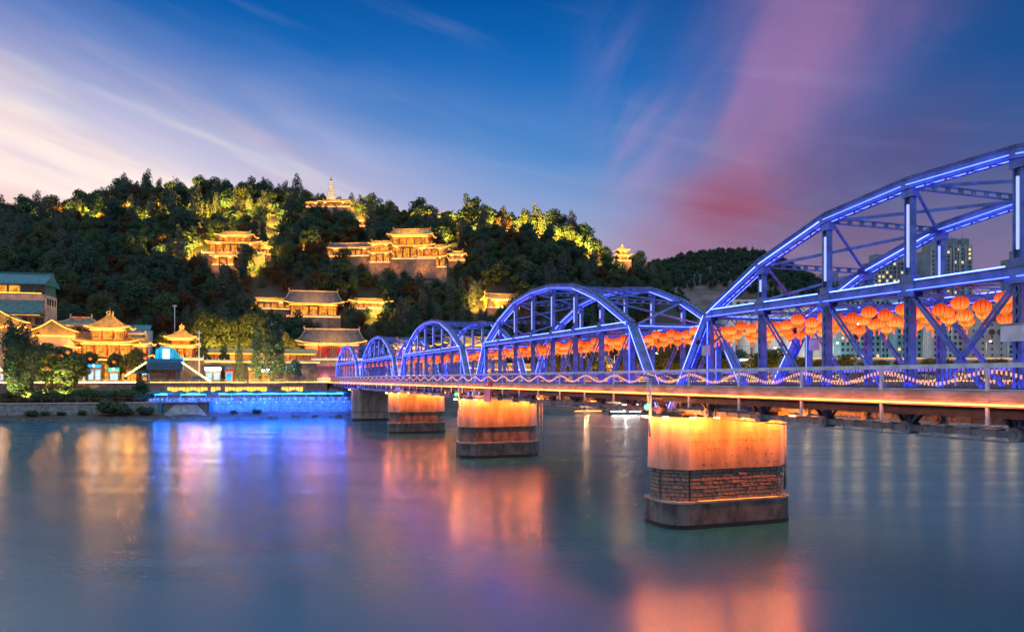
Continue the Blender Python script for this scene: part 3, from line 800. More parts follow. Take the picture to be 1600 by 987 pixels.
LANES = {0: (1.2, 3.9, 6.6), 1: (1.2, 5.6), 2: (1.4, 5.6), 3: (1.6,), 4: (1.6,)}
PER = {0: 5, 1: 5, 2: 3, 3: 3, 4: 2}
for k in range(5):
    for li, x in enumerate(LANES[k]):
        row = ('near', 'far')[li] if len(LANES[k]) == 2 else ('near', 'middle', 'far')[li]
        n = PER[k]
        for j in range(9):
            if k == 0 and j < 3: continue                      # beyond the right edge of the picture
            for i in range(n):
                y = SP * (k - 1) + PN * (j + (i + .5) / n) + rnd.uniform(-.05, .05)
                z = 12.98 - .07 * li + (.10 if i % 2 else -.12) + rnd.uniform(-.02, .02)
                lab = '%s lantern from left in the %s row, %s bay from left, %s truss span' % (ORD[n - 1 - i], row, ORD[8 - j], SPN[k])
                hang_lantern(br(x + rnd.uniform(-.04, .04), y, z), k <= 1, lab, 'lanterns over the bridge deck', rnd.uniform(.78, .86))
        e = thing('lantern_cable', 'thin cable carrying the %s row of lanterns along the %s span' % (row, SPN[k]), 'cable', br(x, SP * (k - 1), 0), BA, 'lantern cables')
        MB().tube([(0, PN * q, 13.76) for q in range(1, 9)], .014, 4).build('wire', 'black', e)

# ------------------------------------------------------------------ small fittings on the bridge
def pier_pole(y, x, lab, col, top=9.9, bot=6.0, green=True):
    e = thing('signal_pole', lab, 'signal pole', br(x, y, 0), BA)
    MB().tube([(0, 0, bot), (0, 0, top)], .09, 10).build('pole', 'white_paint', e)
    MB().beam((-.2, -.5, top + .05), (-.2, .5, top + .18), .62, .05).build('solar_panel', 'glass_dark', e)
    MB().box((-.2, 0, 7.95), (.28, .24, .28)).build('lamp_housing', 'steel_grey', e)
    MB().lathe([(.05, -.16), (.16, -.08), (.16, .08), (.05, .16)], 10, c=(-.34, -.16, 7.95)).build('lamp', col, e)
    for z in (8.5, 9.3): MB().beam((0, 0, z), (.9, 0, z), .06, .06).build('bracket', 'steel_grey', e)
pier_pole(-1.6, -2.3, 'white navigation pole with green lamp and solar panel beside the nearest pier', 'lamp_green')
pier_pole(SP - 1.2, -2.3, 'white navigation pole with solar panel beside the second pier', 'lamp_green')
e = thing('warning_board', 'tall red warning board fixed to the deck rim above the second pier', 'sign', br(-1.6, SP - 10.6, 0), BA)
MB().span((-.05, -1.1, 7.25), (.02, 1.1, 9.55)).build('board', 'sign_red', e)
MB().span((.02, -.9, 8.6), (.3, .9, 8.8)).build('bracket', 'steel_grey', e)
MB().lathe([(.04, -.1), (.1, 0), (.04, .1)], 8, c=(-.12, 0, 9.2)).build('lamp', 'red_glow', e)
# ladder and pipe on the piers
e = thing('ladder', 'long steel ladder running down the right end of the second pier to the water', 'ladder', br(8.75, SP - 1.0, 0), BA)
for x in (-.2, .2): MB().tube([(x, 0, -.4), (x, 0, 7.5)], .035, 6).build('rail', 'steel_grey', e)
for i in range(26): MB().tube([(-.2, 0, -.2 + i * .3), (.2, 0, -.2 + i * .3)], .02, 5).build('rung', 'steel_grey', e)
e = thing('drain_pipe', 'upright pipe strapped to the right end of the nearest pier', 'pipe', br(8.35, -2.0, 0), BA)
MB().tube([(0, 0, 2.0), (0, 0, 7.6)], .09, 8).build('pipe', 'steel_grey', e); MB().box((-.3, 0, 3.4), (.6, .08, .12)).build('strap', 'steel_grey', e); MB().box((-.3, 0, 6.4), (.6, .08, .12)).build('strap', 'steel_grey', e)
# cameras and cabinets on the truss posts
def cabinet(x, y, z, lab, m='white_paint', s=.5):
    e = thing('control_box', lab, 'control box', br(x, y, z), BA)
    MB().box((0, 0, 0), (.28, s, .62)).build('case', m, e); MB().box((.16, 0, 0), (.04, s * .8, .5)).build('door', 'trim_white', e); MB().box((0, 0, .35), (.36, s + .08, .05)).build('rain_hood', 'steel_grey', e)
def dome_cam(x, y, z, lab):
    e = thing('security_camera', lab, 'camera', br(x, y, z), BA)
    MB().beam((.05, 0, .2), (-.7, 0, .2), .05, .05).build('arm', 'steel_grey', e); MB().lathe([(.05, .2), (.13, .1), (.13, -.02), (.08, -.12), (.02, -.16)], 10, c=(-.7, 0, 0)).build('dome', 'black', e)
cabinet(-.32, -PN * 5, 11.55, 'white control box with dark lettering on the post at the right edge', s=.9)
cabinet(-.32, -PN * 1, 11.6, 'pale control box on the first post of the nearest span', s=.5)
cabinet(TW / 2 - .2, -PN * 2, 11.8, 'pink lit control box hanging inside the nearest span', 'white_paint', .55)
dome_cam(-.2, -PN * 1, 12.1, 'dome camera on the first post of the nearest span')
dome_cam(TW - .3, -PN * 2, 12.3, 'dome camera on the far truss of the nearest span')
dome_cam(3.0, -PN * 2, 12.6, 'dome camera above the roadway in the nearest span')

# ------------------------------------------------------------------ moored boats and pontoon on the far shore right of the second pier
def boat(px, Y, L, lab, rz, hull, lit):
    p = at(px, HOR, Y); e = thing('river_boat', lab, 'boat', (p.x, p.y, 0), rz, 'boats moored under the bridge')
    st = 10; mb = MB(); prof = []
    for i in range(st + 1):
        f = i / st; w = 1.5 * (1 - max(0, (f - .55) / .45) ** 2) * (1 if f > .05 else .85); x = -L / 2 + L * f; sh = .9 + .6 * max(0, f - .4) ** 1.5
        prof.append([(x, -w * .7, -.2), (x, -w, sh), (x, w, sh), (x, w * .7, -.2)])
    vs = [v for p_ in prof for v in p_]; fs = []
    for i in range(st):
        for a, b in ((0, 1), (1, 2), (2, 3), (3, 0)): fs.append((i * 4 + a, i * 4 + b, i * 4 + 4 + b, i * 4 + 4 + a))
    fs += [(0, 3, 2, 1), tuple(st * 4 + q for q in range(4))]
    mb.add(vs, fs); mb.build('hull', hull, e)
    MB().span((-L * .38, -1.1, .9), (L * .12, 1.1, 1.1)).build('deck', 'hull_white', e)
    for x in (-L * .36, -L * .12, L * .1):
        for y in (-1.05, 1.05): MB().tube([(x, y, 1.1), (x, y, 2.7)], .05, 5).build('post', 'white_paint', e)
    MB().span((-L * .4, -1.3, 2.7), (L * .14, 1.3, 2.86)).build('canopy', 'hull_white', e)
    if lit:
        MB().span((-L * .4, -1.36, 2.62), (L * .14, -1.31, 2.68)).build('led_strip', lit, e); MB().span((-L * .45, -1.56, .72), (L * .2, -1.50, .80)).build('led_strip', lit, e)
        lamp('boat_lamp', (-L * .1, -.3, 2.3), (1, .6, .2) if 'gold' in lit else (.8, .85, 1), 700, .2, e)
    for i in range(3): MB().box((-L * .3 + i * 1.4, 0, 1.35), (.5, 1.6, .45)).build('bench', 'wood_dark', e)
boat(925, 219, 12, 'river boat edged with golden lights moored behind the second pier', R(8), 'wood_dark', 'led_gold')
boat(985, 216, 13, 'white motor boat with dark hull moored beside the golden boat', R(6), 'hull_dark', 'lamp_white')
e = thing('floating_pontoon', 'low floating pontoon with a lit roof behind the moored boats', 'pontoon', at(975, HOR, 226) - Vector((0, 0, CAMZ)), R(14))
MB().span((-14, -2, -.3), (12, 2, .7)).build('float', 'hull_dark', e); MB().span((-11, -1.7, 3.5), (8, 1.7, 3.7)).build('roof', 'trim_white', e)
for i in range(7):
    MB().tube([(-10.5 + i * 3, -1.5, .7), (-10.5 + i * 3, -1.5, 3.5)], .08, 6).build('post', 'white_paint', e)
MB().span((-11, -1.8, 3.40), (8, -1.74, 3.48)).build('led_strip', 'led_orange', e)
MB().span((-6, 1.2, .7), (6, 1.3, 3.0)).build('booth', 'flat_pale', e)
lamp('pontoon_lamp', (0, -1, 3.2), (1, .7, .45), 900, .3, e)
lamp('pontoon_lamp', (-13, -3, 3.2), (1, .55, .3), 1500, .3, e)
# ------------------------------------------------------------------ Chinese halls
def roof_mesh(w, d, h, ridge, lift=.9, n=6, thick=.22, gable=0.0):
    """hipped roof with sagging slopes and upturned corners; returns shell mesh builder and the eave curve"""
    mb = MB(); rows = 7; ringn = 8 * n
    def ringpt(v, k):
        hw = w / 2 + (ridge / 2 - w / 2) * v; hd = d / 2 * (1 - v) + .06 * v
        side, f = divmod(k, 2 * n); f = f / (2 * n)
        a = abs(2 * f - 1)
        x, y = ((-hw + 2 * hw * f, -hd), (hw, -hd + 2 * hd * f), (hw - 2 * hw * f, hd), (-hw, hd - 2 * hd * f))[side]
        z = h * (.45 * v + .55 * v * v) + lift * (a ** 4) * (1 - v) ** 2
        ex = 1 + .05 * (a ** 6) * (1 - v)
        return (x * ex, y * ex, z)
    for r in range(rows):
        v = r / (rows - 1)
        for k in range(ringn): mb.v.append(ringpt(v, k))
    for r in range(rows - 1):
        for k in range(ringn):
            q = (k + 1) % ringn; mb.f.append((r * ringn + k, r * ringn + q, (r + 1) * ringn + q, (r + 1) * ringn + k)); mb.mi.append(0); mb.sm.append(True)
    mb.f.append(tuple((rows - 1) * ringn + k for k in range(ringn))); mb.mi.append(0); mb.sm.append(False)
    o = len(mb.v)                                                       # eave edge and soffit
    for k in range(ringn): x, y, z = ringpt(0, k); mb.v.append((x, y, z - thick))
    for k in range(ringn): x, y, z = ringpt(0, k); mb.v.append((x * .72, y * .72, -.05))
    for k in range(ringn):
        q = (k + 1) % ringn
        mb.f.append((k, o + k, o + q, q)); mb.mi.append(1); mb.sm.append(False)
        mb.f.append((o + k, o + ringn + k, o + ringn + q, o + q)); mb.mi.append(1); mb.sm.append(False)
    # tile ridges running down the slopes
    for side in (0, 2):
        m = max(6, int(w / .8))
        for i in range(1, m):
            f = i / m; pts = []
            for v in (0, .25, .5, .75, 1.0):
                k = (side * 2 + 2 * f) * n; k0 = int(k); fr = k - k0
                a = Vector(ringpt(v, k0 % ringn)); b = Vector(ringpt(v, (k0 + 1) % ringn)); pts.append(a.lerp(b, fr) + Vector((0, 0, .04)))
            mb.tube(pts, .07, 4, 0, False)
    eave = [ringpt(0, k) for k in range(ringn)]
    hips = [[ringpt(v, c * 2 * n) for v in (0, .2, .4, .6, .8, 1)] for c in range(4)]
    return mb, eave, hips

def add_roof(e, z, w, d, h, ridge, rm='roof_gold', lift=.9, lit=True, strong=1.0, grey_lit=False, eave_lit=True, trim='wall_gold'):
    mb, eave, hips = roof_mesh(w, d, h, ridge, lift)
    ro = mb.build('roof', [rm, trim], e, (0, 0, z))
    rb = MB(); rb.beam((-ridge / 2 - .2, 0, h + .18), (ridge / 2 + .2, 0, h + .18), .28, .5, side=(0, 1, 0))
    for sx in (-1, 1):
        rb.beam((sx * (ridge / 2 + .1), 0, h + .1), (sx * (ridge / 2 + .35), 0, h + 1.0), .26, .4, side=(0, 1, 0)); rb.beam((sx * (ridge / 2 + .35), 0, h + .95), (sx * (ridge / 2 - .1), 0, h + 1.25), .2, .2, side=(0, 1, 0))
    for hp in hips: rb.tube([(x, y, zz + .1) for x, y, zz in hp], .14, 5)
    rb.build('ridge', 'roof_gold' if rm == 'roof_gold' else trim, ro)
    if lit:
        front = [(x * 1.0, y * .985, zz + .14) for x, y, zz in eave]
        MB().tube(front[:len(front) // 4 + 1], .045, 4).build('eave_light', 'led_gold', ro)
        MB().tube(front[len(front) // 4:len(front) // 2 + 1], .045, 4).build('eave_light', 'led_gold', ro)
        MB().tube(front[3 * len(front) // 4:] + front[:1], .045, 4).build('eave_light', 'led_gold', ro)
    if eave_lit:
        MB().span((-w * .40, -d * .40 - .03, -.30), (w * .40, -d * .40 + .03, -.22)).build('soffit_light', 'led_gold', ro)
    return ro

def storey(e, z, w, d, h, wall='wall_gold', ncol=6, panel='window_gold', doors=True, colm='column_red', frieze=True):
    MB().span((-w / 2, -d / 2, z), (w / 2, d / 2, z + h)).build('wall', wall, e)
    cm = MB().tube([(0, 0, z), (0, 0, z + h)], .18, 8).mesh('column', colm)
    for i in range(ncol):
        x = -w / 2 + w * i / (ncol - 1); ob('column', cm, e, (x, -d / 2 - .35, 0))
    if frieze:
        MB().span((-w / 2 - .3, -d / 2 - .5, z + h - .55), (w / 2 + .3, -d / 2 - .2, z + h)).build('bracket_frieze', 'trim_white' if wall != 'wall_red' else 'wall_gold', e)
    if panel:
        for i in range(ncol - 1):
            a = -w / 2 + w * i / (ncol - 1) + .35; b = -w / 2 + w * (i + 1) / (ncol - 1) - .35
            o = MB().span((a, -d / 2 - .05, z + .5), (b, -d / 2 - .01, z + h - .8)).build('window', panel, e)
            fr = MB(); m = 3
            for q in range(m + 1): x = a + (b - a) * q / m; fr.box((x, -d / 2 - .08, z + (h - .3) / 2), (.10, .06, h - 1.2))
            for zz in (z + .5, z + (h - .3) * .62, z + h - .8): fr.span((a, -d / 2 - .11, zz - .05), (b, -d / 2 - .055, zz + .05))
            fr.build('lattice', 'wood_dark' if panel != 'wood_dark' else 'column_red', o)

def balustrade(e, z, w, y, m='trim_white', n=None, lit=True):
    n = n or max(4, int(w / 1.6)); mb = MB()
    mb.span((-w / 2, y - .08, z + .15), (w / 2, y + .08, z + .75)); 
    for i in range(n + 1): mb.box((-w / 2 + w * i / n, y, z + .55), (.22, .24, 1.1)); mb.box((-w / 2 + w * i / n, y, z + 1.2), (.16, .16, .22))
    o = mb.build('balustrade', m, e)
    if lit: MB().span((-w / 2, y - .16, z + .02), (w / 2, y - .10, z + .10)).build('led_strip', 'led_gold', o)

WG = (1.0, .40, .06)
def hall(name, lab, cat, pos, rz, tiers, base=None, rm='roof_gold', wall='wall_gold', panel='window_gold', group=None, power=200, ncol=6, lit=True, grey=False, spire=False, front_lamps=True):
    """tiers: (width, depth, wall height, roof height, overhang, ridge share)"""
    e = thing(name, lab, cat, pos, rz, group); z = 0.0
    if base:
        MB().span((-base[0] / 2, -base[1] / 2, -6 if base[2] < 0 else 0), (base[0] / 2, base[1] / 2, abs(base[2]))).build('platform', 'brick_wall' if base[2] < 0 else 'plaster', e); z = abs(base[2])
        balustrade(e, z, base[0] - .4, -base[1] / 2 + .2, lit=lit)
    if base and base[2] < 0 and power and group == H:
        for sx in (-.3, .3): lamp('wall_lamp', (sx * base[0], -base[1] / 2 - 3.2, -.6), WG, power * 1.4, .2, e, spot=150, aim=(sx * base[0], 0, 2))
    for i, (w, d, h, rh, ov, rs) in enumerate(tiers):
        storey(e, z, w, d, h, wall, max(3, ncol - i), panel)
        z += h
        last = i == len(tiers) - 1
        add_roof(e, z, w + 2 * ov, d + 2 * ov, rh, max(.3, (w + 2 * ov) * rs), rm, lift=.10 * (min(w, d) + 2 * ov) * .7, lit=lit)
        if front_lamps and power:
            for sx in (-.32, .32):
                lamp('eave_lamp', (sx * w, -d / 2 - ov * .75, z - .35), WG, power * (3.6 if group == G else 2.0), .15, e)
            lamp('roof_lamp', (0, -d / 2 - ov - .8, z + rh * .8 + 1.2), WG, power * (14 if group == G else 7), .2, e, spot=150, aim=(0, .5, z + rh * .2))
        z += rh * (.42 if not last else 1)
    if spire:
        MB().lathe([(.35, z - .2), (.45, z + .25), (.18, z + .6), (.32, z + .95), (.12, z + 1.3), (.03, z + 2.2)], 10).build('finial', 'roof_gold', e)
    return e
G = 'lit temple buildings on the upper street'
H = 'lit temple buildings on the hillside'
def P(px, t, z=UZ): return bp(px, t, z)

# --- main pavilion and its wings
hall('drum_tower', 'tall three-tiered golden pavilion with a pointed finial above the riverside trees', 'pavilion', P(172, 52), KA,
     [(17.0, 11, 6.6, 2.4, 1.6, .62), (13.0, 8.5, 4.0, 2.8, 1.9, .5), (8.6, 6.4, 3.0, 4.2, 1.6, .10)], spire=True, power=320, group=G)
hall('side_hall', 'golden two-tiered wing left of the tall pavilion', 'hall', P(127, 54), KA, [(7, 8, 7.2, 1.6, 1.3, .5), (5, 6, 2.4, 1.8, 1.2, .4)], power=220, ncol=4, group=G)
hall('side_hall', 'golden two-tiered wing right of the tall pavilion', 'hall', P(216, 54), KA, [(7, 8, 7.6, 1.6, 1.3, .5), (5.6, 6, 3.0, 1.8, 1.4, .5)], power=220, ncol=4, group=G)
hall('rear_hall', 'long hall with a sloping plain roof rising behind the tall pavilion', 'hall', P(190, 66, UZ + 8), KA, [(14, 7, 3.6, 3.6, .8, .85)], power=120, rm='roof_grey', wall='plaster', panel=None, group=G)
# --- gabled hall on the left
def gable_hall(lab, pos, rz, w, d, h, rh, rm, wall, power):
    e = thing('gable_hall', lab, 'hall', pos, rz, G)
    MB().span((-w / 2, -d / 2, 0), (w / 2, d / 2, h)).build('wall', wall, e)
    n = 10; vs = []; ov = 1.3
    for y in (-d / 2 - ov, d / 2 + ov):
        for i in range(n + 1):
            f = i / n; x = (-w / 2 - ov) + (w + 2 * ov) * f; a = 1 - abs(2 * f - 1); vs.append((x, y, h - .4 + rh * (.55 * a + .45 * a * a) + .35 * (1 - a) ** 4))
    fs = [(i, i + 1, n + 2 + i, n + 1 + i) for i in range(n)] + [tuple(range(n, -1, -1))]
    ro = MB().add(vs, fs, 0).build('roof', rm, e)
    pts = [(x, y - .1, z + .12) for x, y, z in vs[:n + 1]]
    MB().tube(pts, .22, 6).build('barge_ridge', 'roof_gold', ro); MB().tube([(x, y - .25, z + .1) for x, y, z in pts], .05, 4).build('gable_light', 'led_gold', ro)
    MB().span((-w / 2, -d / 2 - .25, h - 1.1), (w / 2, -d / 2 - .12, h - .95)).build('frieze_light', 'led_gold', ro)
    for sx in (-.3, .3): lamp('gable_lamp', (sx * w, -d / 2 - 2.2, h - 2.4), WG, power * 3, .2, e, spot=150, aim=(sx * w * .7, 0, h + 2))
    for i in range(4): MB().span((-w * .38 + i * w * .2, -d / 2 - .06, h * .35), (-w * .38 + i * w * .2 + 1.2, -d / 2 - .01, h * .6)).build('window', 'window_gold', e)
gable_hall('broad hall with a glowing golden gable facing the river, left of the tall pavilion', P(92, 56), KA, 11, 12, 14.6, 3.6, 'roof_gold', 'plaster', 420)
gable_hall('golden gabled hall half hidden by the tall poplar at the left edge', P(14, 50), KA, 12, 12, 16.5, 3.4, 'roof_gold', 'wall_gold', 300)
# --- teal roofed building at the left edge
e = thing('storeyed_hall', 'large hall with two long teal roofs at the left edge', 'hall', P(18, 78, UZ + 5.5), KA - R(4), G)
MB().span((-18, -5, 0), (11, 6, 22)).build('wall', 'plaster', e)
MB().span((-18, -6.4, 17.2), (10.6, -5.05, 17.5)).build('terrace', 'trim_white', e)
mb = MB(); mb.add([(-19, -6.5, 25.2), (11.6, -6.5, 25.2), (11.6, 0.4, 29.0), (-19, .4, 29.0), (-19, 7.2, 25.2), (11.6, 7.2, 25.2)], [(0, 1, 2, 3), (3, 2, 5, 4), (1, 5, 2)])
mb.span((-19, -6.5, 24.95), (11.6, 7.2, 25.19)); ro = mb.build('roof', 'roof_teal', e); MB().span((-19, .1, 28.95), (11.7, .7, 29.3)).build('ridge', 'roof_teal', ro)
MB().span((-18, -4.6, 22), (10.6, 6, 25)).build('wall', 'roof_teal', e)
mb = MB(); mb.add([(-19, -9.5, 15.8), (11.4, -9.5, 15.8), (11.0, -4.9, 20.2), (-19, -4.9, 20.2)], [(0, 1, 2, 3)]); mb.span((-19, -9.5, 15.5), (11.4, -4.9, 15.78)); mb.build('lower_roof', 'roof_teal', e)
for i in range(8):
    x = -17 + i * 3.6; MB().span((x, -4.75, 22.3), (x + 2.9, -4.62, 24.6)).build('window', 'window_gold' if i < 6 else 'glass_dark', e)
    MB().span((x, -5.1, 12.6), (x + 2.6, -5.01, 14.8)).build('window', 'glass_dark', e); MB().tube([(x - .4, -8.8, 10.5), (x - .4, -8.8, 15.5)], .22, 8).build('column', 'column_red', e)
MB().span((-18, -6.2, 22.2), (10.4, -6.1, 22.3)).build('led_strip', 'led_gold', e); MB().span((-18.5, -9.4, 15.2), (11, -9.3, 15.3)).build('led_strip', 'led_amber', e)
for i in range(4): MB().span((11.02, -3 + i * 2.2, 19), (11.1, -1.8 + i * 2.2, 21)).build('window', 'glass_dark', e)
balustrade(e, 10.2, 29, -9.6, lit=False); MB().span((-18, -9.8, 0), (22, -9.0, 10.3)).build('terrace_wall', 'plaster', e)
# --- small teal hipped roof
e = hall('gate_lodge', 'low hall with teal hipped roof and red gable behind the golden gable', 'hall', P(127, 80, UZ + 16), KA, [(10, 7, 2.6, 2.4, 1.4, .45)], rm='roof_teal', wall='plaster', panel='glass_dark', power=50, group=G, lit=False)
MB().add([(-2.2, -1.9, 4.2), (2.2, -1.9, 4.2), (0, -1.5, 5.4)], [(0, 1, 2)]).build('red_gable', 'wall_red', e); MB().span((-8, -3, -16), (8, 4, 0)).build('platform', 'plaster', e)
e = thing('glasshouse', 'row of low teal roofs among the trees at the hill foot', 'greenhouse', P(193, 92, UZ + 18), KA)
for i in range(3): MB().add([(-9 + 6 * i, -2, 0), (-3.4 + 6 * i, -2, 0), (-3.4 + 6 * i, 2, 2.0), (-9 + 6 * i, 2, 2.0)], [(0, 1, 2, 3)]).build('roof_panel', 'roof_teal', e)
MB().span((-9, -1.8, -10), (9, 2, -.05)).build('wall', 'flat_pale', e)
# --- two-tiered pavilion by the cable station
hall('river_pavilion', 'small two-tiered golden pavilion behind the blue cable car station', 'pavilion', P(284, 48, UZ + 6.2), KA, [(6.8, 6, 4.0, 1.7, 2.0, .6), (4.8, 4.4, 1.5, 3.0, 2.0, .06)], base=(13, 9, -0.6), spire=True, power=300, ncol=4, wall='wall_red', group=G)
# --- terrace wall with covered gallery
e = thing('terrace_gallery', 'long covered gallery with lit columns on a brick terrace wall', 'gallery', P(378, 46), KA)
MB().span((-24, -1, 0), (22, 10, 6.2)).build('terrace_wall', 'brick_wall', e); balustrade(e, 6.2, 45.6, -.8)
for i in range(16):
    MB().tube([(-10 + i * 2.0, 2, 6.2), (-10 + i * 2.0, 2, 9.2)], .14, 6).build('column', 'column_red', e)
MB().span((-10, 5, 6.2), (20.5, 5.3, 9.2)).build('back_wall', 'wall_gold', e)
ro = MB().add([(-11.5, .6, 9.1), (22, .6, 9.1), (22, 3.6, 10.6), (-11.5, 3.6, 10.6), (-11.5, 6.6, 9.1), (22, 6.6, 9.1)], [(0, 1, 2, 3), (3, 2, 5, 4), (0, 3, 4), (1, 5, 2)]).build('roof', 'roof_gold', e)
MB().span((-11, .9, 8.85), (21.5, 1.0, 8.95)).build('eave_light', 'led_gold', ro)
for i in range(5):
    MB().span((-22 + i * 4.2, -1.08, 1.0), (-19.4 + i * 4.2, -1.01, 3.6)).build('niche', 'wood_dark', e)
for x in (-4, 4, 12): lamp('gallery_lamp', (x, 3, 8.4), WG, 900, .2, e)
# --- right-hand gate hall on a terrace, and the hall above it
e = hall('gate_hall', 'grey roofed hall with red doors on a balustraded terrace at the bridge end', 'hall', P(519, 62), KA - R(6), [(17, 9, 5.2, 5.0, 2.4, .80)], base=(24, 18, 7.4), rm='roof_grey', wall='plaster', panel=None, power=330, ncol=5, group=G)
for i in range(4): MB().span((-7.4 + i * 3.9, -4.6, 7.5), (-4.4 + i * 3.9, -4.52, 11.6)).build('door', 'wall_red' if i % 2 else 'brick_wall', e)
for sx in (-1, 1): MB().span((sx * 2.2 - .5, -4.7, 7.6), (sx * 2.2 + .5, -4.62, 11.6)).build('banner', 'sign_red', e)
MB().span((-4.5, -9.12, 1.6), (3.5, -9.02, 5.2)).build('screen_panel', mat('screen_violet', (.12, .05, .16), .5), e)
for i in range(5): MB().lathe([(.05, .4), (.4, .15), (.4, -.15), (.05, -.4)], 10, c=(-8.5 + i * 4, -9.6, 5.4)).build('lantern', 'lantern_fabric', e)
for x in (-8, -2, 4, 9): lamp('terrace_lamp', (x, -10.8, 1.2), (1, .50, .20), 1100, .2, e)
hall('upper_hall', 'grey roofed hall with golden eaves higher up, above the gate hall', 'hall', hill_hit(490, 500), KA - R(3), [(18, 9, 5.0, 5.6, 2.6, .80)], base=(21, 11, -.6), rm='roof_grey', wall='wall_red', panel='window_gold', power=330, ncol=6, group=G)
hall('side_gallery', 'low golden gallery among the trees left of the upper hall', 'gallery', hill_hit(418, 486), KA, [(18, 5, 3.0, 1.4, 1.0, .85)], base=(20, 7, -.5), power=200, ncol=8, group=G)
hall('side_gallery', 'low golden gallery among the trees right of the upper hall', 'gallery', hill_hit(578, 486), KA, [(16, 5, 3.0, 1.4, 1.0, .85)], base=(18, 7, -.5), power=200, ncol=7, group=G)
# halls partly hidden behind the bridge
hall('bank_hall', 'golden roofed hall behind the arch of the second truss span', 'hall', P(905, 62, UZ), KA, [(26, 9, 6, 3.4, 1.8, .8)], power=300, ncol=9, group=G)
hall('bank_hall', 'long golden gallery seen between the trusses of the third span', 'hall', P(800, 52, UZ), KA, [(30, 7, 4.2, 2.0, 1.3, .85)], power=260, ncol=12, group=G)
hall('bank_hall', 'golden hall at the hill foot behind the fourth truss span', 'hall', P(735, 74, UZ + 8), KA, [(20, 8, 5, 3.0, 1.6, .8)], base=(24, 12, -.5), power=300, ncol=7, group=G)
hall('bank_hall', 'golden two-tiered hall behind the short truss arch by the shore', 'hall', P(640, 60, UZ + 2), KA, [(16, 8, 5.4, 2.0, 1.5, .7), (11, 6, 3, 2.6, 1.5, .6)], base=(20, 12, -.5), power=300, ncol=6, group=G)
hall('slope_hall', 'orange lit hall with a plain ridge on the slope left of the second arch', 'hall', hill_hit(783, 485), KA, [(14, 6, 3.6, 2.6, 1.0, .9)], base=(15, 7, -.4), power=260, ncol=6, wall='wall_orange', group=H)
# --- hillside complexes
h = hill_hit(370, 410)
hall('terrace_temple', 'broad orange lit temple terrace half way up the left hillside', 'temple', h, R(4), [(21, 8, 4.6, 2.2, 1.2, .7), (14, 6, 2.4, 2.2, 1.2, .7)], base=(27, 11, -3.0), power=300, ncol=8, wall='wall_orange', group=H)
hall('gate_lodge', 'little golden gatehouse below the left temple terrace', 'gatehouse', hill_hit(363, 416) + Vector((0, -9, -1.5)), R(4), [(9, 4, 3.6, 2.0, .9, .7)], base=(9.6, 5, -.3), power=260, ncol=4, wall='wall_orange', group=H)
hall('kiosk', 'small golden kiosk at the right end of the left temple terrace', 'pavilion', hill_hit(414, 404), R(10), [(4.5, 4.5, 3.0, 2.6, 1.2, .3)], base=(6, 6, -1.0), power=220, ncol=3, wall='wall_orange', group=H)
h = hill_hit(640, 425)
hall('hillside_temple', 'big orange temple with a raised grey roofed hall, centre of the hillside', 'temple', h + Vector((1.0, 0, 2.0)), R(-3), [(20, 8, 6.0, 1.8, 1.2, .8), (17, 6.5, 4.0, 3.6, 1.7, .82)], base=(24, 12, -3.0), power=380, ncol=7, wall='wall_orange', group=H)
hall('side_hall', 'two-storeyed orange hall adjoining the big hillside temple on its left', 'hall', hill_hit(597, 424) + Vector((0, -2, 1)), R(-3), [(9, 6, 4.2, 1.2, .8, .8), (8.4, 5.4, 3.4, 1.8, 1.0, .8)], base=(10, 7, -2.0), power=280, ncol=4, wall='wall_orange', group=H)
hall('side_hall', 'two-storeyed orange hall adjoining the big hillside temple on its right', 'hall', hill_hit(676, 428) + Vector((0, -3, 0)), R(-3), [(13, 6, 4.6, 1.0, .7, .85), (13, 5.4, 3.6, 1.8, 1.1, .85)], base=(14.5, 7.5, -2.0), power=300, ncol=6, wall='wall_orange', group=H)
hall('long_gallery', 'low orange gallery with a long grey roof left of the hillside temple', 'gallery', hill_hit(550, 408), R(-5), [(21, 6, 3.6, 2.8, 1.2, .85)], base=(23, 8, -1.4), rm='roof_grey', power=280, ncol=9, wall='wall_orange', group=H)
hall('kiosk', 'small golden kiosk right of the big hillside temple', 'pavilion', hill_hit(715, 412), R(-3), [(7, 4.5, 2.6, 2.0, 1.0, .5)], base=(8, 6, -.8), power=220, ncol=4, wall='wall_orange', group=H)
hall('kiosk', 'tiny golden kiosk on the slope below the white pagoda', 'pavilion', hill_hit(567, 366) + Vector((0, 0, 3)), R(-3), [(4, 4, 3.0, 2.6, 1.4, .15)], base=(5, 5, -.6), power=220, ncol=3, wall='wall_orange', group=H)
hall('ridge_kiosk', 'dark little pavilion on the ridge right of the pagoda', 'pavilion', hill_hit(698, 348) + Vector((0, 6, 1)), 0, [(10, 5, 3.2, 3.0, 1.6, .4)], rm='roof_grey', wall='flat_teal', panel=None, power=0, lit=False, group=H)
hall('ridge_pavilion', 'golden two-tiered pavilion standing alone on the ridge at the right end of the hill', 'pavilion', hill_hit(973, 424) + Vector((0, 3, 2.2)), R(10), [(5.6, 5.6, 3.0, 1.5, 1.6, .5), (4.0, 4.0, 2.2, 2.0, 1.4, .06)], base=(8, 8, -3), spire=True, power=420, ncol=4, wall='wall_orange', group=H)
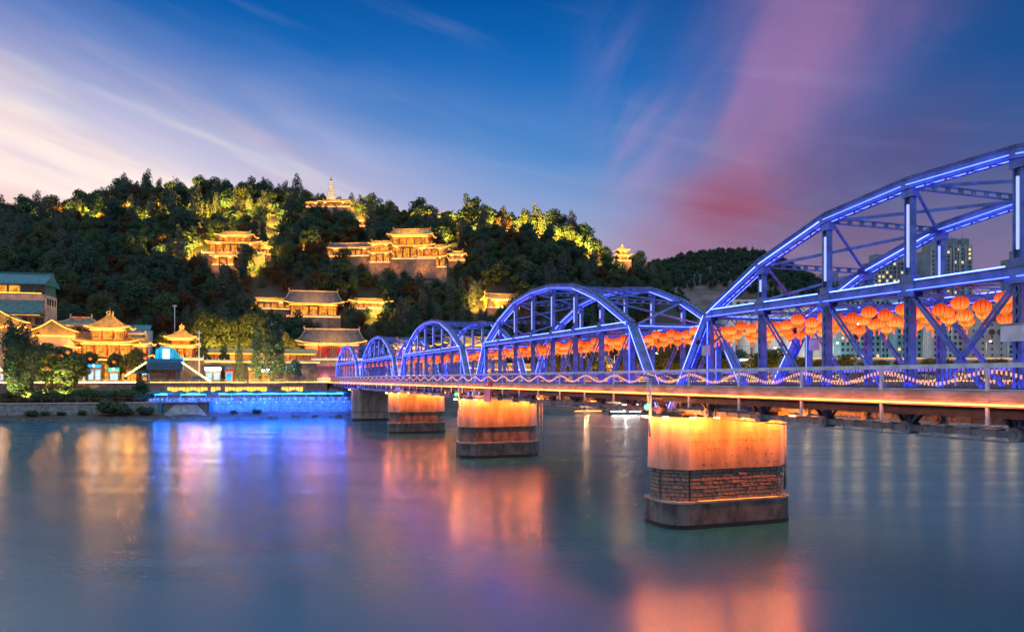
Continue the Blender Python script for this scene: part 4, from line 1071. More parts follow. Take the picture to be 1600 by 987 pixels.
# --- white pagoda
h = hill_hit(516, 338) + Vector((0, 2, 3.2))
e = thing('pagoda', 'slender white pagoda glowing on the hilltop', 'pagoda', h + Vector((0, 0, 4.4)), 0)
prof = [(2.6, 0), (2.5, 2.6), (2.2, 3.2)]; MB().lathe([(2.6, 0), (2.45, 2.4), (2.0, 3.4), (1.9, 3.5)], 12).build('dome', 'pagoda_glow', e)
for i in range(7):
    r = 1.85 - .16 * i; z = 3.5 + i * 1.25
    MB().lathe([(r, z), (r * .95, z + .95)], 8, smooth=False).build('storey', 'pagoda_glow', e); MB().lathe([(r * 1.22, z + .95), (r * 1.1, z + 1.1), (r * .9, z + 1.25)], 8, smooth=False).build('cornice', 'wall_gold', e)
MB().lathe([(.7, 12.2), (.5, 12.9), (.2, 13.4), (.05, 14.6)], 8).build('finial', 'roof_grey', e)
hall('hilltop_temple', 'orange lit hall under the white pagoda on the hilltop', 'temple', h + Vector((3, -3, -1.2)), 0, [(15, 5, 2.8, 1.8, 1.0, .75)], base=(18, 8, -2.0), power=260, ncol=7, wall='wall_orange', group=H)
hall('hilltop_hall', 'orange lit hall left of the pagoda on the hilltop', 'hall', h + Vector((-10, -2, -1.0)), 0, [(9, 5, 2.4, 1.2, .8, .8)], base=(10, 7, -2.0), power=260, ncol=5, wall='wall_orange', group=H)
# --- concrete road scar left of the slope
e = thing('hill_steps', 'pale flight of steps running down from the hilltop', 'steps', hill_hit(552, 352), 0)
MB().add([(-1, 2, 6), (1.2, 2, 6), (4.5, -2, -6), (1.5, -2, -6)], [(0, 1, 2, 3)]).build('flight', 'trim_white', e)
# lamp masts on the slope
for px, py0, py1, lab in ((273, 486, 452, 'tall floodlight mast on the wooded slope left of the upper hall'),):
    b = P(px, 96, UZ + 19); e = thing('light_mast', lab, 'light mast', b, 0)
    MB().tube([(0, 0, -4), (0, 0, 8)], .14, 6).build('mast', 'white_paint', e); MB().box((0, 0, 8.1), (1.4, .3, .5)).build('lamp_head', 'white_paint', e)

# ------------------------------------------------------------------ blue cable car station
e = thing('cable_station', 'cable car station with glowing blue rounded cabin shell on pillars', 'station', P(258, 34, UZ), KA); e.scale = (.74, .9, .98)
for x in (-4.6, 0.2, 4.4): 
    for y in (-2, 2): MB().span((x - .35, y - .35, 0), (x + .35, y + .35, 3.8)).build('pillar', 'station_steel', e)
MB().span((-6, -3, 3.8), (6.4, 3, 5.9)).build('platform', 'station_steel', e)
MB().span((-6, -3.08, 5.9), (6.4, -3.0, 6.9)).build('parapet', 'blue_panel', e)
n = 12; vs = []; fs = []
secs = [(-3.4, 2.2, .9), (-3.0, 2.5, 3.6), (-1.5, 2.6, 4.4), (1.6, 2.6, 4.4), (3.6, 2.4, 3.4), (5.2, 2.0, 1.6), (6.6, 1.4, .7)]
for x, hy, hz in secs:
    for k in range(n): a = math.pi * k / (n - 1); vs.append((x, -hy * math.cos(a), 6.0 + hz * math.sin(a) ** .75))
for i in range(len(secs) - 1):
    for k in range(n - 1): fs.append((i * n + k, i * n + n + k, i * n + n + k + 1, i * n + k + 1))
sh = MB().add(vs, fs, 0, True).build('shell', 'capsule_cyan', e)
MB().span((-.4, -2.78, 7.0), (2.0, -2.66, 9.7)).build('lit_opening', 'capsule_white', e)
for x in (-3.0, -1.6, -.6, 2.3, 3.6): MB().tube([(x, -2.62 * math.cos(math.pi * k / 10), 6.05 + 4.3 * math.sin(math.pi * k / 10) ** .75) for k in range(11)], .09, 5).build('rib', 'blue_panel', sh)
for x0, z0, x1, z1 in ((6.4, 5.6, 12.6, 2.2), (12.6, 2.2, 16.5, 0.1), (-6, 5.6, -13, 1.8)):
    st = MB().beam((x0, -2.4, z0), (x1, -2.4, z1), 1.6, .3, side=(0, 1, 0)).build('stair_flight', 'station_steel', e)
    MB().beam((x0, -3.24, z0 + .28), (x1, -3.24, z1 + .28), .06, .22, side=(0, 1, 0)).build('led_strip', 'led_street', st)
    MB().beam((x0, -3.2, z0 + 1.2), (x1, -3.2, z1 + 1.2), .06, .06, side=(0, 1, 0)).build('handrail', 'steel_grey', st)
MB().span((9.8, -3, 0), (13.6, 0, 2.0)).build('stair_landing', 'station_steel', e)
MB().span((-5, 1.6, .1), (5, 1.8, 3.7)).build('back_wall', 'brick_wall', e)
lamp('station_lamp', (1, -3.8, 9), (.1, .6, 1.0), 120, .3, e)
for px, h, lab in ((233, 11, 'white cable pylon left of the cable car station'), (311, 15, 'tall white cable pylon right of the cable car station')):
    e = thing('cable_pylon', lab, 'pylon', P(px, 36), 0); MB().tube([(0, 0, 0), (0, 0, h)], [.22, .14], 8).build('mast', 'white_paint', e); MB().beam((-.8, 0, h - .6), (.8, 0, h - .6), .12, .12, side=(0, 1, 0)).build('cross_arm', 'white_paint', e)

# ------------------------------------------------------------------ upper street: light line along the edge, shops, kiosks
e = thing('street_railing', 'railing of the upper street edged with a golden light line', 'railing', bk(0, 30.0, UZ), KA)
for s0, s1, gm in ((-330, -110, 'led_street'), (-108, bs(212, 30), 'led_street'), (bs(235, 30), bs(385, 30), 'led_gold'), (bs(390, 30), -1.5, 'led_gold')):
    MB().span((s0, -.2, .3), (s1, -.1, .42)).build('led_strip', gm, e); MB().span((s0, -.05, 1.0), (s1, .05, 1.1)).build('top_rail', 'trim_white', e)
    n = int((s1 - s0) / 2.4)
    pm = MB().box((0, 0, .5), (.16, .16, 1.1)).mesh('post', 'trim_white')
    for i in range(n + 1):
        if -140 < s0 + 2.4 * i: ob('post', pm, e, (s0 + (s1 - s0) * i / n, 0, 0))
e = thing('wall_panel_row', 'row of amber lit slatted panels on the wall above the parasols', 'light panel', bk(0, 29.8, 0), KA)
for a, b in ((262, 325), (330, 346), (352, 418), (440, 474)):
    s0, s1 = bs(a, 30), bs(b, 30); n = max(2, int((s1 - s0) / .9))
    for i in range(n): MB().span((s0 + (s1 - s0) * i / n, -.06, 6.3), (s0 + (s1 - s0) * (i + .82) / n, .0, 7.5)).build('panel', 'led_amber', e)
def shop(px0, px1, h, lab, glowm, sign, t=37):
    s0, s1 = bs(px0, t), bs(px1, t); w = s1 - s0; e = thing('street_kiosk', lab, 'kiosk', bk((s0 + s1) / 2, t, UZ), KA)
    MB().span((-w / 2, 0, 0), (w / 2, 4, h)).build('wall', 'brick_wall', e); MB().span((-w / 2 - .4, -1.2, h), (w / 2 + .4, 4.4, h + .25)).build('roof', 'blue_panel', e)
    n = max(1, int(w / 1.5))
    for i in range(n): MB().span((-w / 2 + w * (i + .14) / n, -.06, .9), (-w / 2 + w * (i + .86) / n, -.01, h - 1.5)).build('shop_window', glowm, e)
    MB().span((-w / 2, -.3, h - .75), (w / 2, -.2, h - .1)).build('sign_band', sign, e)
    for i in range(max(1, n - 1)): MB().lathe([(.05, -.16), (.17, -.05), (.17, .08), (.04, .16)], 8, c=(-w / 2 + w * (i + 1) / max(2, n), -.9, h - .3)).build('added_bulb', 'added_bulb_white' if 'white' in glowm and px0 < 200 else 'window_gold', e)  # bulbs added to strengthen the kiosks' streaks on the water
    lamp('shop_lamp', (0, -1.6, h - .4), (.8, .92, 1.0), 60, .2, e)
shop(119, 134, 3.6, 'small kiosk with white lit front below the left wing', 'shop_white', 'shop_blue')
shop(137, 158, 5.2, 'kiosk with bright white windows and blue sign below the tall pavilion', 'shop_white', 'shop_blue')
shop(170, 186, 4.2, 'kiosk with white windows and green sign right of the bright kiosk', 'shop_white', 'shop_green')
shop(86, 92, 3.4, 'narrow kiosk with a white lit front behind the left trees', 'shop_white', 'led_amber')
shop(0, 6, 4, 'kiosk with a white lit front at the left edge', 'shop_white', 'led_amber')
shop(320, 345, 4.6, 'shop with white ceiling light under the terrace wall', 'shop_white', 'lamp_white', 42)
shop(352, 364, 4.4, 'round fronted blue kiosk beside the red parasol', 'shop_blue', 'canvas_blue', 40)
shop(388, 404, 4.6, 'gold and white lit stall behind the dark poplars', 'window_gold', 'led_amber', 40)
shop(408, 424, 4.2, 'stall with golden front right of the dark poplars', 'window_gold', 'lamp_white', 41)
shop(222, 230, 3.2, 'stall under a green awning left of the cable car station', 'window_gold', 'shop_white', 36)

# ------------------------------------------------------------------ riverside terrace with parasols
def parasol(px, t, m, lab, base_z=PZ, r=2.3, h=2.3):
    e = thing('parasol', lab, 'parasol', bp(px, t, base_z), rnd.uniform(0, 1), 'parasols of the riverside terrace')
    mb = MB(); n = 8; vs = [(0, 0, h + .75)] + [(r * math.cos(2 * math.pi * k / n), r * math.sin(2 * math.pi * k / n), h) for k in range(n)] + [(r * math.cos(2 * math.pi * k / n), r * math.sin(2 * math.pi * k / n), h - .28) for k in range(n)]
    mb.add(vs, [(0, 1 + k, 1 + (k + 1) % n) for k in range(n)] + [(1 + k, 1 + n + k, 1 + n + (k + 1) % n, 1 + (k + 1) % n) for k in range(n)]); mb.build('canopy', m, e)
    MB().tube([(0, 0, 0), (0, 0, h + .75)], .05, 6).build('pole', 'white_paint', e); MB().lathe([(.4, 0), (.4, .1), (.06, .14)], 8).build('foot', 'stone', e)
NW = ['first', 'second', 'third', 'fourth', 'fifth', 'sixth', 'seventh', 'eighth', 'ninth', 'tenth', 'eleventh', 'twelfth', 'thirteenth', 'fourteenth', 'fifteenth', 'sixteenth', 'seventeenth']
pxs = [242, 262, 282, 302, 322, 342, 362, 382, 402, 422, 441, 460, 479, 498, 517, 536]
for i, px in enumerate(pxs):
    parasol(px, 10 + (i % 2) * 2.2, 'canvas_teal' if i < 5 else ('canvas_blue' if i % 2 else 'canvas_teal'), '%s parasol from the left in the row on the riverside terrace' % NW[i])
    if i % 2 == 0: pass
parasol(362, 34, 'canvas_red', 'red parasol on the upper street beside the round kiosk', UZ, 2.0, 3.6)
parasol(222, 34, 'canvas_teal', 'green parasol on the upper street left of the cable car station', UZ, 2.2, 3.0)
# light tubes under the parasols
for i in range(len(pxs) - 1):
    if i in (1, 4): continue
    s0, s1 = bs(pxs[i], 9), bs(pxs[i + 1], 9)
    e = tag(MB().span((-(s1 - s0) / 2 + .1, -.06, 0), ((s1 - s0) / 2 - .1, .06, .2)).build('light_tube', 'led_cafe', None, bk((s0 + s1) / 2, 8.4, PZ + 1.95), KA), 'blue light tube below the %s parasol of the terrace row' % NW[i], 'light tube', 'blue light tubes of the terrace')
e = thing('terrace_railing', 'white railing along the edge of the parasol terrace', 'railing', bk(0, 6.6, PZ + .18), KA)
s0, s1 = bs(236, 6.6), 2
MB().span((s0, -.03, .85), (s1, .03, .92)).build('top_rail', 'white_paint', e); MB().span((s0, -.03, .4), (s1, .03, .45)).build('mid_rail', 'white_paint', e)
pm = MB().box((0, 0, .45), (.09, .09, .9)).mesh('post', 'white_paint')
for i in range(30): ob('post', pm, e, (s0 + (s1 - s0) * i / 29, 0, 0))
e = thing('shore_railing', 'rusty railing on top of the left embankment wall', 'railing', bk(0, 6.6, PZ + .18), KA)
s0, s1 = -135, bs(228, 6.6)
MB().span((s0, -.03, .95), (s1, .03, 1.03)).build('top_rail', 'wall_red', e); MB().span((s0, -.03, .45), (s1, .03, .5)).build('mid_rail', 'wall_red', e)
pm = MB().box((0, 0, .5), (.14, .14, 1.0)).mesh('post', 'wall_red')
for i in range(36): ob('post', pm, e, (s0 + (s1 - s0) * i / 35, 0, 0))
# tables and chairs
def table_set(px, t, k, q):
    e = thing('cafe_table', 'white cafe table at the %s, below the %s parasol of the terrace' % (('railing', 'back of the terrace')[q], NW[k]), 'table', bp(px, t, PZ), rnd.uniform(0, 3), 'cafe tables on the terrace')
    MB().lathe([(.5, .72), (.5, .76)], 10).build('table_top', 'white_paint', e); MB().tube([(0, 0, 0), (0, 0, .72)], .05, 6).build('leg', 'white_paint', e); MB().lathe([(.28, 0), (.25, .05)], 8).build('foot', 'white_paint', e)
def chair_mesh():
    mb = MB(); mb.box((0, 0, .44), (.46, .46, .05)); mb.box((0, .22, .70), (.46, .05, .5))
    for x in (-.2, .2):
        for y in (-.2, .2): mb.tube([(x, y, 0), (x, y, .44)], .025, 5)
        mb.box((x, 0, .62), (.05, .44, .05))
    return mb.mesh('chair', 'white_paint')
CM = chair_mesh(); CM2 = CM.copy(); CM2.materials[0] = M['canvas_teal']
for k, px in enumerate(pxs):
    for q in range(2):
        pp = px + q * 9 - 4; t = 8.6 + q * 1.8; table_set(pp, t, k, q)
        for a in range(3):
            an = a * 2.1 + rnd.uniform(0, 1); p = bp(pp, t, PZ) + Vector((math.cos(an) * .95, math.sin(an) * .95, 0))
            tag(ob('cafe_chair', CM if (k + a) % 3 else CM2, None, p, an - math.pi / 2), '%s cafe chair on the %s side of the %s table, %s terrace parasol' % ('white' if (k + a) % 3 else 'teal', ('right', 'left', 'river')[a], ('front', 'rear')[q], NW[k]), 'chair', 'cafe chairs on the terrace')

e = thing('wall_light_row', 'row of small blue lamps on brackets along the terrace wall', 'wall lamp', bk(0, 5.95, PZ - .12), KA)
for i in range(12):
    a = sB + (1.0 - sB) * (i + .5) / 12; MB().beam((a, 0, 0), (a, -1.6, .1), .06, .06).build('bracket', 'steel_grey', e); MB().box((a, -1.6, .0), (.2, .16, .1)).build('lamp', 'lamp_blue', e)
    lamp('wall_light', (a, -1.6, -.15), (.003, .10, 1.0), 1100, .1, e)
for i, px in enumerate(pxs): lamp('terrace_light', tuple(bp(px, 8.0, PZ + 1.8)), (.006, .14, 1.0), 700, .2)
# ------------------------------------------------------------------ trees
def leaf_cloud(clumps, n, size, seed, squash=.8):
    rg = np.random.default_rng(seed); vol = np.array([c[3] ** 2 for c in clumps]); pick = rg.choice(len(clumps), n, p=vol / vol.sum())
    cl = np.array([(c[0], c[1], c[2]) for c in clumps])[pick]; rr = np.array([c[3] for c in clumps])[pick]; st = np.array([c[4] if len(c) > 4 else squash for c in clumps])[pick]
    d = rg.normal(size=(n, 3)); d /= np.linalg.norm(d, axis=1)[:, None]
    rad = rr * (.55 + .5 * rg.random(n) ** .6)
    p = cl + d * rad[:, None] * np.stack([np.ones(n), np.ones(n), st], 1)
    nrm = d + rg.normal(size=(n, 3)) * .55 + np.array([0, 0, .35]); nrm /= np.linalg.norm(nrm, axis=1)[:, None]
    a = np.cross(nrm, rg.normal(size=(n, 3))); a /= np.linalg.norm(a, axis=1)[:, None]; b = np.cross(nrm, a)
    s = (size * rg.uniform(.6, 1.3, n))[:, None]
    v = np.stack([p - a * s, p - b * s * .6, p + a * s, p + b * s * .6], 1).reshape(-1, 3)
    return v, np.arange(n * 4).reshape(n, 4)
def leaf_mesh(name, v, f, m):
    me = bpy.data.meshes.new(name); me.from_pydata(v.tolist(), [], f.tolist()); me.materials.append(M[m]); me.update(); return me
def broad_clumps(h, r, seed, n=11):
    rg = random.Random(seed); out = []
    for i in range(n):
        a = rg.uniform(0, 6.28); q = rg.uniform(.0, .72) * r; z = h * rg.uniform(.38, .86); k = 1 - abs(z / h - .58) * 1.1
        out.append((math.cos(a) * q * k, math.sin(a) * q * k, z, r * rg.uniform(.30, .50)))
    out.append((0, 0, h * .88, r * .36)); return out
def poplar_clumps(h, r, seed):
    rg = random.Random(seed); return [(rg.uniform(-.3, .3) * r, rg.uniform(-.3, .3) * r, h * f, r * (.5 + .55 * math.sin(math.pi * min(1, f * 1.02) ** 1.1)) * rg.uniform(.7, 1), 1.7) for f in [.16 + .82 * i / 11 for i in range(12)]]
def conifer_clumps(h, r, seed):
    rg = random.Random(seed); return [(rg.uniform(-.12, .12) * r, rg.uniform(-.12, .12) * r, h * f, max(.12 * r, r * (1.05 - f)), .45) for f in [.12 + .86 * i / 9 for i in range(10)]]
def trunk_mb(h, r, seed, spread=1.0, n=5, bare=.25):
    rg = random.Random(seed); mb = MB(); mb.tube([(0, 0, -.4), (r * .3, 0, h * .3), (0, r * .3, h * .6), (0, 0, h * .85)], [r, r * .75, r * .45, r * .12], 7)
    for i in range(n):
        a = rg.uniform(0, 6.28); z = h * rg.uniform(bare, .55); L = h * rg.uniform(.18, .32) * spread
        mb.tube([(0, 0, z), (math.cos(a) * L * .5, math.sin(a) * L * .5, z + L * .45), (math.cos(a) * L, math.sin(a) * L, z + L * .9)], [r * .45, r * .28, r * .08], 5)
    return mb
# unit kinds: (crown mesh, trunk mesh) at their natural size
KIND = {}
def kind(key, h, r, cl, nleaf, size, m, seed, trunk_r=.2, spread=1.0):
    v, f = leaf_cloud(cl, nleaf, size, seed); KIND[key] = (leaf_mesh('crown', v, f, m), trunk_mb(h, trunk_r, seed, spread).mesh('trunk', 'bark'), h)
for i in range(3): kind('broad%d' % i, 10, 4.2, broad_clumps(10, 4.2, i, 14), 5200, .30, 'leaf_green', 20 + i, .22)
for i in range(2): kind('gold%d' % i, 10, 4.6, broad_clumps(10, 4.6, 30 + i, 13), 3600, .30, 'leaf_yellow', 30 + i, .24)
for i in range(2): kind('poplar%d' % i, 16, 1.7, poplar_clumps(16, 1.7, 40 + i), 2600, .24, 'leaf_dark', 40 + i, .2, .5)
kind('conifer0', 9, 2.4, conifer_clumps(9, 2.4, 50), 2600, .24, 'leaf_dark', 50, .15, .4)
for i in range(2): kind('bush%d' % i, 2.2, 1.7, [(rnd.uniform(-.9, .9), rnd.uniform(-.9, .9), rnd.uniform(.5, 1.3), rnd.uniform(.6, .9)) for _ in range(8)], 1500, .15, 'leaf_green', 60 + i, .05)
def tree(name, lab, cat, key, pos, h, group=None, wide=1.0, tilt=0.0):
    c, t, hh = KIND[key]; e = thing(name, lab, cat, pos, rnd.uniform(0, 6.28), group); s = h / hh; e.scale = (s * wide, s * wide, s)
    if tilt: e.rotation_euler.x = tilt
    ob('trunk', t, e); ob('crown', c, e); return e
YL = (1.0, .70, .18)
# the multi-stemmed poplar at the left edge
e = thing('poplar_tree', 'tall dark poplar with several pale stems at the left edge, lit from below', 'tree', bp(28, 12, PZ))
for i in range(7):
    c, t, hh = KIND['poplar%d' % (i % 2)]; x = -3.6 + 1.2 * i + rnd.uniform(-.3, .3); y = rnd.uniform(-1.4, 1.4); hgt = rnd.uniform(15, 18) + 3.5 * math.cos(x * .4)
    for nm, me in (('trunk', t), ('crown', c)):
        o = ob(nm, me, e, (x * .30, y * .35, 0)); s = hgt / hh; o.scale = (s * 1.0, s * 1.0, s); o.rotation_euler = (y * .05, x * .062, rnd.uniform(0, 6))
for x in (-3, 3): lamp('tree_lamp', tuple(bp(28, 8.6, PZ) + Vector((x, -1, 1.4))), YL, 11000, .2, spot=110, aim=bp(28, 12.5, PZ + 11))
TR = 'trees along the river bank'
for nm, lab, key, px, t, z, h, w in (
    ('street_tree', 'dense green tree right of the tall poplar, hung with red lanterns', 'broad0', 72, 20, PZ, 15, 1.05), ('street_tree', 'rounded green tree in front of the golden gable', 'broad1', 98, 22, PZ, 14, 1.0),
    ('street_tree', 'small green tree left of the bright white kiosk', 'broad2', 118, 29, PZ, 13, .8), ('street_tree', 'bushy small tree before the left wing of the tall pavilion', 'broad0', 140, 40, UZ, 9, .9),
    ('street_tree', 'small green tree before the tall pavilion with a red lantern', 'broad1', 180, 39, UZ, 8.5, .85), ('street_tree', 'leafy green tree between the tall pavilion and the cable station', 'broad2', 214, 38, UZ, 10, 1.0),
    ('street_tree', 'pale green tree beside the stairs of the cable station', 'gold0', 226, 41, UZ, 8, .9), ('street_tree', 'low bush-like tree at the foot of the cable station', 'broad1', 221, 14, PZ, 5.5, 1.0),
    ('poplar_tree', 'slim poplar left of the dark poplars, lit from below', 'poplar0', 374, 31.8, UZ, 11, 1.0), ('poplar_tree', 'tall dark poplar behind the parasol terrace, left of the pair', 'poplar1', 402, 31.8, UZ, 16, 1.25),
    ('poplar_tree', 'tall dark poplar behind the parasol terrace, right of the pair', 'poplar0', 424, 31.5, UZ, 18.5, 1.45), ('poplar_tree', 'leaning poplar next to the tree of blue lights', 'poplar1', 440, 31.5, UZ, 16.5, .95),
    ('cypress_tree', 'dark cone-shaped tree on the terrace right of the river pavilion', 'conifer0', 317, 47, UZ + 6.2, 8, 1.1), ('cypress_tree', 'second dark cone-shaped tree on the gallery terrace', 'conifer0', 350, 47, UZ + 6.2, 7, 1.15)):
    tree(nm, lab, 'tree', key, bp(px, t, z), h, TR, w, .05 if 'leaning' in lab else 0)
    if 'lit' in lab or 'pair' in lab or 'dense' in lab or 'rounded' in lab: lamp('tree_lamp', tuple(bp(px, t - 7.0, z + 2.5)), YL, 11000, .2, spot=120, aim=bp(px, t + 1, z + 7))
BG = ['leftmost', 'second', 'third', 'fourth', 'fifth', 'sixth', 'rightmost']
for i, (px, t, h, w) in enumerate(((266, 66, 15, .9), (306, 64, 18, .85), (333, 68, 22, .95), (360, 66, 17, .9), (388, 70, 22.5, .9), (422, 66, 18, .95), (451, 70, 15, .8))):
    tree('plane_tree', '%s of the large yellow lit trees behind the covered gallery' % BG[i], 'tree', 'gold%d' % (i % 2), bp(px, t, UZ), h, 'yellow lit trees behind the gallery', w)
    lamp('tree_lamp', tuple(bp(px + 8, t - 11.5, UZ + 10.0)), YL, 13000, .25, spot=130, aim=bp(px, t, UZ + 12))
e = tree('light_tree', 'small tree wrapped in blue fairy lights beside the gate hall', 'tree', 'broad2', bp(461, 33, UZ), 7, None, .85)
v, f = leaf_cloud(broad_clumps(10, 4.2, 2, 14), 130, .17, 5); ob('fairy_lights', leaf_mesh('fairy_lights', v * 1.05, f, 'tree_lights'), e)
# shrubs of the left bank and on the shore
for i in range(16):
    px = 6 + i * 14.5; t = rnd.uniform(11, 25)
    tree('shrub', 'shrub on the left bank, %s from the left in the row above the embankment' % NW[i], 'shrub', 'bush%d' % (i % 2), bp(px, t, PZ), rnd.uniform(2.8, 4.6), 'shrubs above the embankment', 1.55)
for i, (px, t, z, h, lab) in enumerate(((49, 4.6, 1.2, 1.7, 'small dark plant at the foot of the embankment, leftmost'), (71, 4.8, 1.2, 1.4, 'small dark plant at the foot of the embankment, second from left'), (96, 4.8, 1.2, 1.3, 'little plant at the foot of the embankment, third from left'),
    (127, 4.6, 1.2, 1.5, 'wide low plant at the foot of the embankment below the kiosks'), (177, 4.6, 1.2, 4.6, 'tall pale green bush growing up the embankment'), (198, 4.6, 1.2, 2.0, 'dark plant right of the tall pale bush'), (228, 4.6, 1.2, 2.6, 'dark bush beside the boat ramp'),
    (365, 4.2, 1.1, 1.2, 'small dark plant on the shore below the terrace'), (402, 4.4, 1.1, 1.6, 'low dark bush on the shore below the terrace, right'))):
    tree('shore_plant', lab, 'plant', 'bush%d' % (i % 2), bp(px, t, z), h, 'plants on the shore', 1.1)
rk = MB().add([(-.5, -.4, 0), (.5, -.35, 0), (.6, .4, 0), (-.45, .45, 0), (-.3, -.2, .5), (.25, -.25, .6), (.3, .2, .55), (-.2, .25, .42)], [(4, 5, 6, 7), (0, 1, 5, 4), (1, 2, 6, 5), (2, 3, 7, 6), (3, 0, 4, 7)]).mesh('rock', 'rock')
for i in range(46):
    px = 3 + i * 11.9 + rnd.uniform(-3, 3); o = tag(ob('shore_rock', rk, None, bp(px, rnd.uniform(-.6, 2.4), .05), rnd.uniform(0, 6)), 'grey rock on the muddy shore, %s from the left' % nth(i), 'rock', 'rocks along the muddy shore'); s = rnd.uniform(.4, 1.5); o.scale = (s * 1.6, s, s)
# red lanterns in the left trees
for i, (px, py) in enumerate(((58, 556), (64, 557), (80, 553), (95, 556), (106, 550), (121, 555), (126, 564), (141, 560), (178, 565), (202, 580), (227, 559), (73, 575), (115, 577), (50, 573), (40, 550))):
    p = at(px, py, bp(px, 18 if px < 110 else 36).y); tag(ob('paper_lantern', LONE, None, p), 'small red lantern in the riverside trees, %s from the left' % NW[i], 'lantern', 'red lanterns in the riverside trees').scale = (1.1, 1.1, 1.1)

FLOODS = ((95, 345, 1200), (170, 345, 1000), (200, 335, 1100), (225, 350, 800), (265, 345, 1100), (270, 325, 1400), (400, 345, 1400), (640, 345, 1500), (365, 352, 1200), (75, 352, 1500), (112, 340, 1200), (135, 340, 2200), (152, 352, 2200), (245, 330, 900), (290, 318, 2400), (306, 338, 2600), (330, 345, 2200), (352, 335, 2600), (384, 334, 2400), (420, 332, 2200), (432, 352, 3000), (428, 368, 1500),  # opens with extra floods added to brighten the slope and ridge
                   (300, 405, 2600), (284, 418, 2200), (318, 398, 1500), (250, 402, 900), (396, 425, 2000), (320, 352, 1500), (555, 338, 1800), (566, 346, 2600), (625, 344, 1800), (650, 352, 1500), (668, 352, 2400), (686, 354, 2600), (706, 354, 1800), (722, 352, 2400), (738, 352, 2400),
                   (742, 368, 1600), (758, 358, 1600), (778, 358, 2000), (798, 364, 2400), (812, 362, 2200), (828, 360, 2400), (838, 366, 2600), (852, 368, 2400), (870, 376, 2200), (884, 384, 2200), (898, 388, 2000), (914, 396, 2000), (928, 408, 1600), (688, 372, 1200), (480, 395, 1000), (415, 395, 900), (700, 382, 900), (960, 425, 1200), (780, 480, 1500), (745, 480, 1200), (590, 500, 900), (620, 402, 800))
FLP = []
for px, py, pw in FLOODS:
    p = hill_hit(px, py); FLP.append((p, p + Vector((-p.x / p.y * 6.5, -6.5, 1.6)), pw))
# ------------------------------------------------------------------ forest on the hills: one mass of instanced trees
fc = bpy.data.collections.new('forest_trees')
def fvar(name, h, r, cl, n, size, m, seed):
    v, f = leaf_cloud(cl, n, size, seed); me = leaf_mesh(name, v, f, m); tm = trunk_mb(h, .16, seed, 1.0, 3)
    me.materials.append(M['bark']); b = len(v)
    allv = v.tolist() + tm.v; allf = f.tolist() + [tuple(i + b for i in q) for q in tm.f]
    m2 = bpy.data.meshes.new(name); m2.from_pydata(allv, [], allf); m2.materials.append(M[m]); m2.materials.append(M['bark'])
    m2.polygons.foreach_set('material_index', [0] * len(f) + [1] * len(tm.f)); o = bpy.data.objects.new(name, m2); fc.objects.link(o)
fvar('forest_a', 8, 3.4, broad_clumps(8, 3.4, 71, 12), 1500, .30, 'leaf_green', 71)
fvar('forest_b', 8, 3.6, broad_clumps(8, 3.6, 72, 13), 1500, .30, 'leaf_dark', 72)
fvar('forest_c', 7, 3.2, broad_clumps(7, 3.2, 73, 10), 1400, .28, 'leaf_dark', 73)
fvar('forest_d', 9, 1.9, conifer_clumps(9, 2.2, 74), 1200, .28, 'leaf_dark', 74)
fvar('forest_e', 9, 2.4, poplar_clumps(9, 1.6, 75), 1300, .27, 'leaf_silver', 75)
fvar('forest_f', 7, 3.0, broad_clumps(7, 3.0, 76, 10), 1300, .28, 'leaf_rust', 76)
def forest(name, lab, pts):
    me = bpy.data.meshes.new(name); me.from_pydata([p[:3] for p in pts], [], [])
    for nm, ty, k in (('sc', 'FLOAT', 3), ('rz', 'FLOAT', 4), ('idx', 'INT', 5)):
        a = me.attributes.new(nm, ty, 'POINT'); a.data.foreach_set('value', [p[k] for p in pts])
    o = tag(ob(name, me), lab, kind='stuff')
    ng = bpy.data.node_groups.new(name, 'GeometryNodeTree')
    ng.interface.new_socket('Geometry', in_out='INPUT', socket_type='NodeSocketGeometry'); ng.interface.new_socket('Geometry', in_out='OUTPUT', socket_type='NodeSocketGeometry')
    N = ng.nodes; L = ng.links; gi = N.new('NodeGroupInput'); go = N.new('NodeGroupOutput')
    ip = N.new('GeometryNodeInstanceOnPoints'); ci = N.new('GeometryNodeCollectionInfo'); ci.inputs[0].default_value = fc; ci.inputs[1].default_value = True; ci.inputs[2].default_value = True
    def attr(nm, ty):
        n = N.new('GeometryNodeInputNamedAttribute'); n.data_type = ty; n.inputs[0].default_value = nm; return n.outputs[0]
    cx = N.new('ShaderNodeCombineXYZ'); L.new(attr('rz', 'FLOAT'), cx.inputs[2])
    L.new(gi.outputs[0], ip.inputs['Points']); L.new(ci.outputs[0], ip.inputs['Instance']); ip.inputs['Pick Instance'].default_value = True
    L.new(attr('idx', 'INT'), ip.inputs['Instance Index']); L.new(cx.outputs[0], ip.inputs['Rotation']); L.new(attr('sc', 'FLOAT'), ip.inputs['Scale']); L.new(ip.outputs[0], go.inputs[0])
    md = o.modifiers.new('trees', 'NODES'); md.node_group = ng
    return o
EXC = []
for o in list(C.objects):
    if o.name.startswith('side_gallery'): EXC.append((o.location.x, o.location.y, 6)); continue
    if o.parent is None and o.get('group') in (G, H) or o.get('category') in ('pagoda', 'gallery', 'greenhouse'):
        r = 3
        for c in o.children:
            if c.type == 'MESH' and c.name.startswith(('wall', 'platform', 'dome')): r = max([r] + [abs(v.co.x) for v in c.data.vertices])
        EXC.append((o.location.x, o.location.y, r + 2.0))
